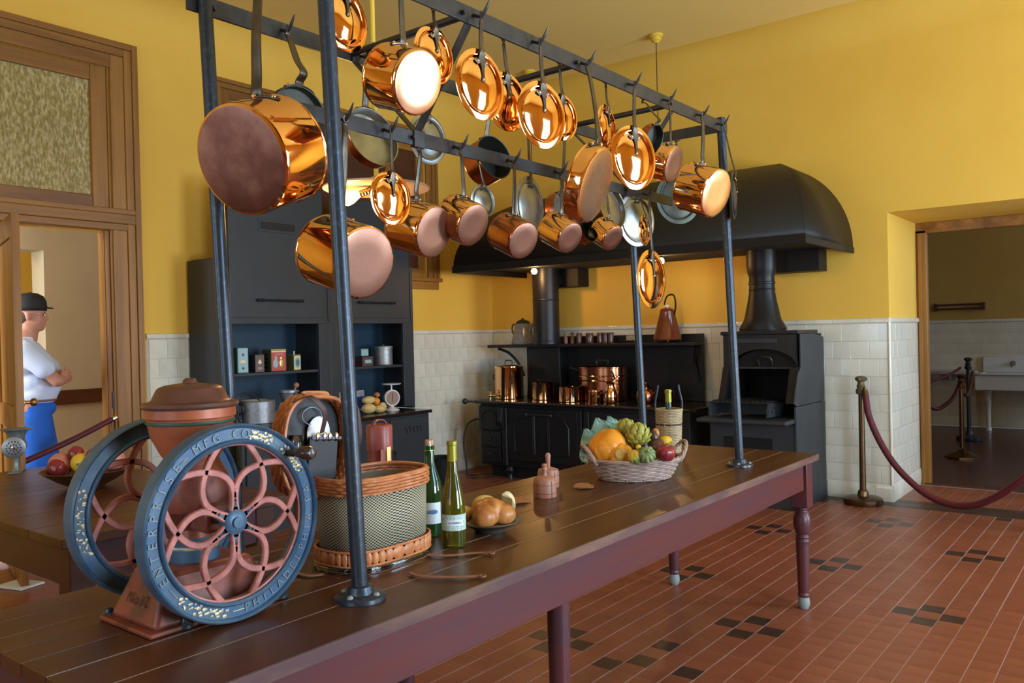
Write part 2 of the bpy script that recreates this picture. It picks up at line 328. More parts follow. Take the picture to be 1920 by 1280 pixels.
for k, (v, t, i, j, x, y) in enumerate(cells):
    d = is_dark(i, j) or (i, j) in odd; z = rnd.uniform(-.0003, .0003)
    if k < 300 and v == 0:
        o = bpy.data.objects.new('floor_tile', tm_d if d else tm_r); COL.objects.link(o); o.location = (x, y, z); o.parent = floor
    else:
        b = rest['fdark' if d else 'ftile'].bm
        vs = [b.verts.new(p) for p in ((x-tw,y-tl,z-.003),(x+tw,y-tl,z-.003),(x+tw,y+tl,z-.003),(x-tw,y+tl,z-.003),(x-tw+.002,y-tl+.002,z),(x+tw-.002,y-tl+.002,z),(x+tw-.002,y+tl-.002,z),(x-tw+.002,y+tl-.002,z))]
        for q in ((4,5,6,7),(0,1,5,4),(1,2,6,5),(2,3,7,6),(3,0,4,7)): b.faces.new([vs[n] for n in q])
rest['odd'].bm.free()
for key in ('ftile', 'fdark'): o = rest[key].build('floor_tiles', key, floor, smooth=False); o['kind'] = 'stuff'
B().bb((XL+.02, YR-.17, -.01), (RX-.1, YR+.155, -.0006)).build('border_bed', 'fdark', floor, smooth=False)
# dark border strip by the range wall and the threshold of the opening
for k in range(60):
    x = XL+.07+k*.145
    if x < RX-.1: 
        o = B().box((x, YR-.075, -.003), (.141, .105, .007)).build('border_tile', 'fdark', floor, smooth=False)
for k in range(16):
    o = B().box((-1.72+k*.145, YR+.10, -.003), (.141, .10, .007)).build('border_tile', 'fdark', floor, smooth=False)
o = B()
for k in range(20):
    for l in range(7): o.box((-1.73+k*.112, YR+.21+l*.112, -.003), (.108, .110, .006))
o = o.build('floor_tiles', 'ftile', floor, smooth=False); o['kind'] = 'stuff'

# glazed wall tiles, cap and skirting
TS = .1505
def wtile(orient):
    b = B(); x = TS/2-.0009; h = .006; ch = .0014
    P = [(-x,-x,0),(x,-x,0),(x,x,0),(-x,x,0),(-x,-x,h-ch),(x,-x,h-ch),(x,x,h-ch),(-x,x,h-ch),(-x+ch,-x+ch,h),(x-ch,-x+ch,h),(x-ch,x-ch,h),(-x+ch,x-ch,h)]
    f = {'y-': lambda u, v, w: (u, -w, v), 'x+': lambda u, v, w: (w, u, v)}[orient]
    v = [b.bm.verts.new(f(*p)) for p in P]
    for q in ((0,1,5,4),(1,2,6,5),(2,3,7,6),(3,0,4,7),(4,5,9,8),(5,6,10,9),(6,7,11,10),(7,4,8,11),(8,9,10,11)): b.bm.faces.new([v[k] for k in q])
    bmesh.ops.recalc_face_normals(b.bm, faces=b.bm.faces)
    me = bpy.data.meshes.new('wall_tile'); b.bm.to_mesh(me); b.bm.free(); me.materials.append(M['whitetile']); return me
ty, tx = wtile('y-'), wtile('x+')
def tile_run(me, par, u0_, u1_, place, zrows=10, z0=0., dirn=1):
    for r in range(zrows):
        z = z0+TS*(r+.5)
        off = (TS/2 if r % 2 else 0); u = u1_-TS/2+off
        while u > u0_-TS/2+.01:
            lo, hi = max(u-TS/2, u0_), min(u+TS/2, u1_)
            if hi-lo > .02:
                o = bpy.data.objects.new('wall_tile', me); COL.objects.link(o); o.parent = par; o.location = place((lo+hi)/2, z)
                s = (hi-lo)/TS
                if me is ty: o.scale = (s, 1, 1)
                else: o.scale = (1, s, 1)
            u -= TS
backing = B()
backing.bb((XL, YR-.004, 0), (-1.79, YR, WZ+.03)); struct(backing.build('trim_3', 'grout', wall_back, smooth=False))
tile_run(ty, wall_back, -6.095, -1.80, lambda u, z: (u, YR-.004, z), 10)
tile_run(tx, wall_back, YR+.005, YR+1.0, lambda u, z: (-1.79, u, z), 10)
tile_run(tx, wall_left, 3.24, YR-.01, lambda u, z: (XL+.004, u, z), 10)
b = B().bb((XL, 3.22, 0), (XL+.004, YR, WZ+.03)); b.build('tile_backing', 'grout', wall_left, smooth=False)
# rounded cap of the dado, in lengths
def cap(par, p0, p1, nrm, n, name='cap_tile', z=WZ+.005, h=.045, out=.022):
    p0, p1 = Vector(p0), Vector(p1); nv = Vector(nrm); d = (p1-p0)/n; me = None
    for k in range(n):
        a, c = p0+d*k+d.normalized()*.0008, p0+d*(k+1)-d.normalized()*.0008
        b = B(); prof = [(0,0),(out*.6,.0),(out,h*.25),(out,h*.6),(out*.8,h*.9),(out*.4,h),(0,h)]
        A = [b.bm.verts.new(a+nv*u+Vector((0,0,z+v))) for u, v in prof]; Cc = [b.bm.verts.new(c+nv*u+Vector((0,0,z+v))) for u, v in prof]
        b.bm.faces.new(A); b.bm.faces.new(Cc[::-1])
        for i in range(len(prof)-1): b.bm.faces.new((A[i], A[i+1], Cc[i+1], Cc[i]))
        b.build(name, 'whitetile', par)
cap(wall_back, (XL+.02, YR, 0), (-1.79, YR, 0), (0,-1,0), 28); cap(wall_back, (-1.79, YR-.01, 0), (-1.79, YR+1.03, 0), (1,0,0), 7)
cap(wall_left, (XL, 3.22, 0), (XL, YR-.02, 0), (1,0,0), 27)
cap(wall_back, (-2.32, YR, 0), (-1.79, YR, 0), (0,-1,0), 4, 'skirting_tile', 0, .15, .018); cap(wall_back, (-1.79, YR-.01, 0), (-1.79, YR+1.03, 0), (1,0,0), 7, 'skirting_tile', 0, .15, .018)
cap(wall_left, (XL, 5.7, 0), (XL, YR-.02, 0), (1,0,0), 11, 'skirting_tile', 0, .13, .016)
B().cyl((-1.792, YR-.003, .14), (-1.792, YR-.003, WZ+.02), .014).build('corner_bead', 'whitetile', wall_back)

# window 1: the casing on the left wall behind the press; doors of the kitchen
def casing(par, y0, y1, z0, z1, w, x=XL, m1='oak', m2='oakh', bottom=True, name='casing'):
    """stepped picture-frame moulding in the plane x, around the opening y0..y1, z0..z1"""
    for k, (o_, wd, th) in enumerate(((0, w*.50, .022), (w*.50, w*.28, .034), (w*.78, w*.22, .048))):
        a, c = o_, o_+wd
        B().bb((x, y0-c, z0-(c if bottom else 0)), (x+th, y0-a, z1+c)).build(name, m1, par, smooth=False, bev=.004)
        B().bb((x, y1+a, z0-(c if bottom else 0)), (x+th, y1+c, z1+c)).build(name, m1, par, smooth=False, bev=.004)
        B().bb((x, y0-a, z1+a), (x+th, y1+a, z1+c)).build(name, m2, par, smooth=False, bev=.004)
        if bottom: B().bb((x, y0-a, z0-c), (x+th, y1+a, z0-a)).build(name, m2, par, smooth=False, bev=.004)
w1 = empty_struct('window_1')
casing(w1, 3.98, 6.32, 2.1, 3.5, .155, bottom=False)
B().bb((XL-.02, 3.84, 2.06), (XL+.07, 6.49, 2.10)).build('sill', 'oakh', w1, smooth=False, bev=.006)
B().bb((XL, 3.87, 1.98), (XL+.04, 6.46, 2.06)).build('apron', 'oakh', w1, smooth=False, bev=.006)
for a, c in ((3.98, 4.08), (4.60, 4.70), (5.18, 5.26), (5.78, 5.86), (6.22, 6.32)): B().bb((XL-.08, a, 2.1), (XL-.02, c, 3.5)).build('sash_stile', 'oak', w1, smooth=False, bev=.004)
for a, c in ((2.10, 2.20), (3.42, 3.50)): B().bb((XL-.078, 3.98, a), (XL-.022, 6.32, c)).build('sash_rail', 'oakh', w1, smooth=False, bev=.004)
for a, c in ((4.08, 4.60), (4.70, 5.18), (5.26, 5.78), (5.86, 6.22)): B().bb((XL-.055, a, 2.2), (XL-.045, c, 3.42)).build('pane', 'dwood', w1, smooth=False, label='dark brown blind panel')

d1 = empty_struct('door_1')
casing(d1, 1.78, 2.99, 0, 3.52, .20, bottom=False)
for a, c in ((2.32, 2.37), (2.37, 2.44), (2.44, 2.48)): B().bb((XL-.06, 1.6, a), (XL+.03+.012*(a > 2.35), 3.19, c)).build('transom_bar', 'oakh', d1, smooth=False, bev=.005)
for y0_, y1_ in ((1.78, 1.79), (2.975, 2.99)): B().bb((XL-.20, y0_, 0), (XL, y1_, 3.52)).build('jamb', 'oak', d1, smooth=False)
for off in (.0, .05): B().bb((XL-.06-off, 2.955, 0), (XL-.02-off, 2.975, 2.32)).build('jamb_bead', 'oak', d1, smooth=False, bev=.003)
for y0_, y1_ in ((1.79, 1.90), (2.86, 2.975)): B().bb((XL-.07, y0_, 2.48), (XL-.01, y1_, 3.52)).build('transom_stile', 'oak', d1, smooth=False, bev=.006)
for z0_, z1_ in ((2.48, 2.57), (3.41, 3.52)): B().bb((XL-.068, 1.90, z0_), (XL-.012, 2.86, z1_)).build('transom_rail', 'oakh', d1, smooth=False, bev=.006)
B().bb((XL-.046, 1.90, 2.57), (XL-.038, 2.86, 3.41)).build('transom_pane', 'obsc', d1, smooth=False, label='ribbed obscured glass')
B().bb((XL-.045, 2.965, 1.0), (XL-.005, 2.98, 1.12)).build('strike_plate', 'iron', d1, smooth=False)
# the open door leaf on the left edge of the picture, swung into the kitchen
dl = thing('door_leaf', 'panelled oak door leaf standing open at the far left edge', 'door', at(28, 700, T=5.0)*1)
dl.location.z = 0; P0 = dl.location.copy(); dv = Vector((-.97, .24, 0)).normalized()
dl.rotation_euler = (0, 0, math.atan2(dv.y, dv.x))
B().bb((0, 0, .01), (.085, -.045, 2.29)).build('lock_stile', 'oak', dl, smooth=False, bev=.003)
B().bb((.085, -.004, .01), (.105, -.041, 2.29)).build('stile_bead', 'oak', dl, smooth=False, bev=.003)
B().bb((.78, 0, .01), (.88, -.045, 2.29)).build('hinge_stile', 'oak', dl, smooth=False, bev=.003)
for z0_, z1_ in ((.01, .25), (.95, 1.10), (2.15, 2.29)): B().bb((.105, -.002, z0_), (.78, -.043, z1_)).build('door_rail', 'oakh', dl, smooth=False, bev=.003)
for z0_, z1_ in ((.25, .95), (1.10, 2.15)): B().bb((.105, -.014, z0_), (.78, -.031, z1_)).build('door_panel', 'oak', dl, smooth=False, bev=.003)
kz = at(20, 757, T=5.0).z
dk = B().lathe([(0,0),(.024,0),(.024,.006),(.009,.010),(.009,.035),(.022,.045),(.027,.06),(.02,.072),(0,.076)], (.055, -.046, kz), (0,-1,0), 20).build('door_knob', 'brass', dl)
B().bb((.03, -.046, kz-.14), (.08, -.049, kz+.06)).build('lock_plate', 'brass', dl, smooth=False)

# hall beyond the left door
hall_floor = struct(B().bb((-8.0, -.2, -.1), (XL-.2, 5.4, 0)).build('floor_hall', 'ftile', smooth=False))
HX = -7.75
wh = wall_with_holes('wall_hall', 'x', HX-.25, HX, -.2, 5.4, 3.6, [(1.6, 3.18, 0, 2.32)], 'cream')
struct(B().bb((-8.0, 5.4, 0), (XL-.2, 5.5, 3.6)).build('wall_hall_far', 'cream', smooth=False))
struct(B().bb((-9.6, -.3, 3.6), (XL-.2, 5.5, 3.7)).build('ceiling_hall', 'cream', smooth=False))
struct(B().bb((HX, 3.18, .95), (HX+.03, 5.4, 1.075)).build('trim_4', 'dwood', smooth=False, bev=.006))
struct(B().bb((-9.6, -.2, 0), (-9.5, 5.4, 3.6)).build('wall_hall_rear', 'wall', smooth=False))
area('passage_light', (-9.0, 2.6, 3.3), (0, 0, 0), .8, .8, 18, (1, .75, .3))

# scullery beyond the right opening
SY = 13.5
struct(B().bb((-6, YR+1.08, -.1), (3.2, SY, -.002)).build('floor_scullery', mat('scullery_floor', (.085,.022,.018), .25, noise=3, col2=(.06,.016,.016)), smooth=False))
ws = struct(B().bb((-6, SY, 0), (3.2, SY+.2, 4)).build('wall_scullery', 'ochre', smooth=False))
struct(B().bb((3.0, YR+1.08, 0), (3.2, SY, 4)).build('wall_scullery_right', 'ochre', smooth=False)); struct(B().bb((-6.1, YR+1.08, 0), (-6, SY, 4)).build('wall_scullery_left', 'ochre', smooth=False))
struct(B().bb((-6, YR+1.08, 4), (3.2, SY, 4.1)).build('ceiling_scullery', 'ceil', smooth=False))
tile_run(ty, ws, -3.3, .0, lambda u, z: (u, SY-.001, z), 10)
cap(ws, (-3.3, SY, 0), (0, SY, 0), (0,-1,0), 10)
B().bb((-6, SY-.004, 0), (3, SY, WZ)).build('tile_backing', 'grout', ws, smooth=False)
d2 = empty_struct('door_2')
fy = YR+1.0
B().bb((-1.80, fy, 0), (-1.70, fy+.08, 2.36)).build('frame_post', 'oak', d2, smooth=False, bev=.006); B().bb((-1.77, fy-.02, 0), (-1.74, fy+.01, 2.33)).build('frame_bead', 'oak', d2, smooth=False, bev=.004)
B().bb((-1.80, fy, 2.33), (.55, fy+.08, 2.43)).build('frame_head', 'oakh', d2, smooth=False, bev=.006)
B().bb((-1.75, fy-.02, .0), (.55, fy+.1, .012)).build('threshold', 'dwood', d2, smooth=False)

# windows of the right and rear walls (their light falls in from here)
def sash(name, axis, p, a, c):
    w = empty_struct(name); z0_, z1_ = (.55 if axis == 'x' else .95), 3.2; f = (lambda u, d, z: (p+d, u, z)) if axis == 'x' else (lambda u, d, z: (u, p+d, z))
    for u in (a, (a+c)/2-.025, c-.05): B().bb(f(u, -.03, z0_), f(u+.05, .03, z1_)).build('window_stile', 'white', w, smooth=False)
    for z in (z0_, 2.05, z1_-.06): B().bb(f(a, -.028, z), f(c, .028, z+.06)).build('window_rail', 'white', w, smooth=False)
sash('window_2', 'x', RX+.1, 1.5, 3.1); sash('window_3', 'x', RX+.1, 5.0, 6.6); sash('window_4', 'y', RY0-.1, -4.85, -3.55); sash('window_5', 'y', RY0-.1, -1.85, -.55)
# ---------------------------------------------------------------- the long work table
TZ = .81
def turned_leg(par, x, y, h, name='leg', r=.036):
    b = B(); b.box((x, y, h-.11), (.085, .085, .22)); b.build(name+'_block' if False else name, 'apron', par, bev=.006)
def leg(par, x, y, h, block=.24, s=1.0, m='apron'):
    b = B(); b.box((x, y, h-block/2), (.088*s, .088*s, block))
    z = h-block
    prof = [(.0, z), (.028, z), (.030, z-.012), (.026, z-.02), (.034, z-.03), (.044, z-.055), (.046, z-.085), (.042, z-.115), (.034, z-.14), (.030, z-.147), (.036, z-.153), (.036, z-.160), (.031, z-.166), (.036, z-.172), (.037, z-.182), (.034, z-.19), (.0345, z-.21), (.029, .10), (.026, .085), (.030, .078), (.030, .068), (.026, .062), (0, .062)]
    b.lathe([(r*s, q) for r, q in prof], (x, y, 0), n=24)
    o = b.build('leg', m, par, bev=.004)
    B().lathe([(0,.062),(.026*s,.062),(.030*s,.045),(.031*s,.025),(.024*s,.004),(.02*s,0),(0,0)], (x, y, 0), n=20).build('leg_foot', 'foot', o, label='pale grey metal caster foot')
    return o
tb = thing('work_table', 'long plank-topped kitchen work table in the foreground with red-brown apron and turned legs', 'table', (-1.875, 2.56, 0))
def tp(b, name, m, **k): 
    o = b.build(name, m, tb, **k); o.data.transform(Matrix.Translation(-tb.location)); return o
X0_, X1_, Y0_, Y1_ = -2.312, -1.436, .705, 4.42
joints = [X0_, -2.205, -2.083, -1.985, -1.880, -1.760, -1.619, X1_]
for a, c in zip(joints, joints[1:]):
    tp(B().bb((a+.0013, Y0_, TZ-.032), (c-.0013, Y1_, TZ+rnd.uniform(-.0006, .0004))), 'plank', 'top', smooth=False, bev=.0015)
for j_ in joints[1:-1]: tp(B().bb((j_-.002, Y0_+.002, TZ-.03), (j_+.002, Y1_-.002, TZ-.0012)), 'joint_filler', 'filler', smooth=False)
tp(B().bb((X1_, Y0_, TZ-.034), (X1_+.004, Y1_, TZ-.001)), 'worn_edge', 'edge', smooth=False, bev=.001)
tp(B().bb((X1_-.052, Y0_+.06, .635), (X1_-.030, Y1_-.145, TZ-.033)), 'apron', 'apron', smooth=False, bev=.002)
tp(B().bb((X0_+.030, Y0_+.06, .635), (X0_+.052, Y1_-.145, TZ-.033)), 'apron', 'apron', smooth=False, bev=.002)
tp(B().bb((X0_+.10, Y0_+.04, .635), (X1_-.10, Y0_+.062, TZ-.033)), 'apron', 'apron', smooth=False)
tp(B().bb((X0_+.10, Y1_-.062, .60), (X1_-.10, Y1_-.04, TZ-.033)), 'apron', 'apron', smooth=False)
for x, y in ((X1_-.062, Y1_-.085), (X0_+.062, Y1_-.085), (X1_-.062, Y0_+.1), (X0_+.062, Y0_+.1)):
    o = leg(tb, x-tb.location.x, y-tb.location.y, TZ-.033)
for x in (-1.515, X0_+.10):
    o = B().lathe([(0,.64),(.037,.64),(.036,.50),(.029,.10),(.027,.062),(0,.062)], (x-tb.location.x, 2.13-tb.location.y, 0), n=24).build('leg', 'apron', tb)
    B().lathe([(0,.062),(.032,.062),(.034,.03),(.026,0),(0,0)], (x-tb.location.x, 2.13-tb.location.y, 0), n=20).build('leg_foot', 'foot', o)

# second table beyond it on the left
t2 = thing('side_table', 'dark square-edged table at the left with a meat grinder and a fruit bowl on it', 'table', (-3.9, 1.72, 0))
def t2p(b, name, m, **k):
    o = b.build(name, m, t2, **k); o.data.transform(Matrix.Translation(-t2.location)); return o
xs = [-4.85, -4.60, -4.34, -4.06, -3.78, -3.50, -3.22, -2.955]
for a, c in zip(xs, xs[1:]): t2p(B().bb((a+.0005, 1.245, TZ-.035), (c-.0005, 2.20, TZ)), 'plank', 'top', smooth=False, bev=.003)
t2p(B().bb((-4.78, 1.30, .62), (-3.03, 1.322, TZ-.035)), 'apron', 'dwood', smooth=False)
t2p(B().bb((-3.045, 1.31, .62), (-3.02, 2.14, TZ-.035)), 'apron', 'apron', smooth=False)
t2p(B().bb((-4.78, 2.12, .62), (-3.03, 2.14, TZ-.035)), 'apron', 'dwood', smooth=False)
for x, y in ((-3.06, 1.34), (-3.06, 2.10), (-4.74, 1.34), (-4.74, 2.10)):
    t2p(B().box((x, y, .40), (.09, .09, .75)), 'leg', 'dwood', smooth=False, bev=.004)
    t2p(B().cyl((x, y, 0), (x, y, .03), .03, .026), 'foot', 'foot')

# ---------------------------------------------------------------- pot rack
rk = thing('pot_rack', 'black iron pot rack on four pipe posts bolted to the work table', 'rack', (-1.875, 2.62, TZ))
def rp(b, name, m='iron', par=None, **k):
    o = b.build(name, m, par or rk, **k)
    if par is None: o.data.transform(Matrix.Translation(-rk.location))
    return o
posts = [(-1.611, 1.398), (-1.625, 3.837), (-2.142, 1.395), (-2.16, 3.86)]
for i, (x, y) in enumerate(posts):
    rp(B().cyl((x, y, TZ+.01), (x-.045, y-.035, 2.495), .0205 if i != 3 else .019, n=24).lathe([(0,2.498),(.022,2.495),(.022,2.505),(.0,2.512)], (x-.045, y-.035, 0)), 'post', 'pole')
    f = rp(B().lathe([(.0205,.036),(.030,.034),(.034,.022),(.036,.016),(.060,.013),(.064,.010),(.065,0)], (x, y, TZ), n=32), 'post_flange', 'pole')
    for a in (.3, 1.87, 3.44, 5.0):
        o = B().lathe([(0,.021),(.006,.020),(.009,.014),(.009,.012)], (x+.047*cos(a), y+.047*sin(a), TZ), n=10).build('bolt', 'foot', f); o.data.transform(Matrix.Translation(-rk.location))
ZU = 2.462
rp(B().bb((-1.672, 1.30, ZU-.027), (-1.662, 3.86, ZU+.027)), 'front_rail', smooth=False, bev=.001)
rp(B().bb((-2.205, 1.31, ZU-.027), (-2.195, 3.92, ZU+.027)), 'back_rail', smooth=False, bev=.001)
ZM = 2.118
rp(B().prism([(1.44,ZM+.02),(1.49,ZM-.022),(3.72,ZM-.022),(3.72,ZM+.022),(1.49,ZM+.024)], -1.905, -1.896, 'yz'), 'middle_rail', smooth=False)
for y in (3.80,): rp(B().bb((-2.20, y-.005, ZU-.025), (-1.665, y+.005, ZU+.025)), 'cross_bar', smooth=False)
rp(B().bb((-2.20, 1.365, ZU+.03), (-1.665, 1.375, ZU+.07)), 'cross_bar', smooth=False)
for y in (1.93, 2.55, 3.28): rp(B().cyl((-2.2, y, ZU), (-1.666, y, ZU), .0125, n=12), 'cross_rod')
for y in (1.93, 3.28):
    for x in (-1.675, -2.19): rp(B().tube([(x, y+.01, ZU+.015), (x, y+.01, ZU-.03), (-1.90+(.004 if x > -1.9 else -.012), y+.01, ZM+.03), (-1.90+(.004 if x > -1.9 else -.012), y+.01, ZM-.02)], 0, flat=(.016,.003), wdir=(0,1,0)), 'strap', smooth=False)
    rp(B().box((-1.9, y+.01, ZM), (.022, .05, .056)), 'clamp', smooth=False, bev=.003)
for x, y in ((-1.660,1.93),(-1.660,2.55),(-1.660,3.28),(-1.894,1.94),(-1.894,3.29),(-2.192,1.42)): rp(B().cyl((x, y-.03, ZU-.005 if x != -1.894 else ZM), (x+.014, y-.03, ZU-.005 if x != -1.894 else ZM), .0075, n=8), 'bolt')
def hook_at(p, sgn=1, par=None):
    """forged hook bolted to a rail: shank, bend and upswept spike; p is where the handle's eye rests"""
    p = Vector(p); d = Vector((sgn, 0, 0)) if abs(sgn) == 1 else Vector((0, -1, 0))
    return rp(B().tube(spline([p-d*.032+Vector((0,0,.006)), p-d*.014-Vector((0,0,.002)), p-Vector((0,0,.004)), p+d*.018+Vector((0,0,.014)), p+d*.034+Vector((0,0,.040))], 4), [.0052]*13+[.0045,.0035,.0022,.001], n=8), 'hook')

# ---------------------------------------------------------------- copper pans and lids
HANG = [
    ('P','big',(-1.925, 1.36, 1.98),(0.227, -0.912, -0.342),0.149,0.180,(-1.918, 1.36, 2.488)),
    ('O','skillet_dark',(-2.15, 1.645, 2.148),(0.988, 0.069, -0.139),0.125,0.030,(-2.15, 1.636, 2.443)),
    ('L','lid_c',(-1.7, 1.471, 2.326),(0.996, 0.087, 0.0),0.087,0.012,(-1.7, 1.485, 2.466)),
    ('P','p1',(-1.63, 1.611, 2.182),(0.94, 0.0, -0.342),0.089,0.130,(-1.63, 1.61, 2.458)),
    ('L','lid_tri',(-1.7, 1.816, 2.317),(1.0, 0.017, 0.0),0.086,0.012,(-1.7, 1.819, 2.474)),
    ('L','lid4',(-1.63, 1.944, 2.243),(0.999, -0.052, 0.0),0.108,0.012,(-1.63, 1.957, 2.485)),
    ('L','lid5',(-1.7, 2.16, 2.249),(0.995, -0.105, 0.0),0.098,0.012,(-1.7, 2.155, 2.482)),
    ('L','lid6',(-1.63, 2.264, 2.213),(0.988, -0.156, 0.0),0.113,0.012,(-1.63, 2.262, 2.473)),
    ('L','lid7',(-1.7, 2.481, 2.26),(0.988, -0.156, 0.0),0.085,0.012,(-1.7, 2.479, 2.478)),
    ('P','fry',(-1.63, 2.545, 2.017),(0.919, 0.195, -0.342),0.141,0.060,(-1.63, 2.559, 2.471)),
    ('L','lid9',(-1.7, 2.793, 2.277),(0.99, 0.139, 0.0),0.092,0.012,(-1.7, 2.798, 2.475)),
    ('L','lid10',(-1.63, 2.879, 2.164),(0.974, -0.225, 0.0),0.127,0.012,(-1.63, 2.897, 2.474)),
    ('O','dark11',(-1.7, 3.145, 2.295),(0.911, -0.064, -0.407),0.063,0.040,(-1.7, 3.1, 2.468)),
    ('P','p12',(-1.63, 3.163, 2.183),(0.937, 0.066, -0.342),0.079,0.060,(-1.63, 3.195, 2.465)),
    ('P','p13',(-1.63, 3.492, 2.112),(0.931, -0.131, -0.342),0.110,0.160,(-1.63, 3.518, 2.475)),
    ('L','edge14',(-1.6, 3.777, 2.121),(0.951, 0.309, 0.0),0.118,0.012,(-1.6, 3.743, 2.434)),
    ('P','m15',(-1.86, 1.588, 1.711),(0.959, -0.067, -0.276),0.106,0.190,(-1.86, 1.606, 2.093)),
    ('L','m16',(-1.86, 1.778, 1.903),(1.0, -0.017, 0.0),0.084,0.012,(-1.86, 1.787, 2.115)),
    ('P','m17',(-1.94, 1.975, 1.835),(0.959, 0.067, -0.276),0.088,0.140,(-1.94, 1.992, 2.118)),
    ('P','m18',(-1.86, 2.104, 1.866),(0.914, 0.0, -0.407),0.075,0.110,(-1.86, 2.112, 2.122)),
    ('L','m19',(-1.94, 2.313, 1.962),(0.999, -0.052, 0.0),0.064,0.012,(-1.94, 2.288, 2.11)),
    ('O','b20',(-2.19, 2.641, 2.196),(0.969, -0.136, 0.208),0.092,0.100,(-2.19, 2.645, 2.397)),
    ('P','m21',(-1.86, 2.383, 1.836),(0.905, -0.127, -0.407),0.071,0.120,(-1.86, 2.406, 2.12)),
    ('L','b22',(-2.16, 2.893, 2.03),(0.988, 0.156, 0.0),0.135,0.012,(-2.16, 2.891, 2.386)),
    ('P','m23',(-1.86, 2.686, 1.873),(0.874, -0.123, -0.469),0.065,0.120,(-1.86, 2.709, 2.109)),
    ('O','b24',(-2.16, 3.126, 2.041),(0.995, -0.07, 0.07),0.083,0.060,(-2.16, 3.191, 2.375)),
    ('O','m25',(-1.94, 2.981, 1.914),(0.959, -0.067, 0.276),0.059,0.050,(-1.94, 3.011, 2.14)),
    ('P','m26',(-1.86, 3.03, 1.896),(0.84, -0.118, -0.53),0.059,0.090,(-1.86, 3.041, 2.11)),
    ('O','b27',(-2.16, 3.568, 2.098),(0.988, -0.069, 0.139),0.107,0.030,(-2.16, 3.604, 2.344)),
    ('L','b28',(-2.14, 3.793, 2.059),(0.978, -0.208, 0.0),0.139,0.012,(-2.14, 3.758, 2.268)),
    ('L','m29',(-1.92, 3.477, 1.957),(0.988, 0.156, 0.0),0.073,0.012,(-1.92, 3.469, 2.116)),
    ('L','m30',(-1.86, 3.424, 1.719),(1.0, 0.0, 0.0),0.137,0.012,(-1.86, 3.42, 2.083)),
    ('L','b31',(-1.953, 3.9, 2.16),(0.857, -0.515, 0.0),0.132,0.012,(-1.959, 3.9, 2.428)),
    ('O','b32',(-2.16, 1.969, 2.169),(0.959, -0.067, 0.276),0.107,0.040,(-2.16, 1.966, 2.372)),
    ('L','b33',(-2.16, 2.262, 2.219),(0.999, -0.052, 0.0),0.096,0.012,(-2.16, 2.259, 2.379)),
]
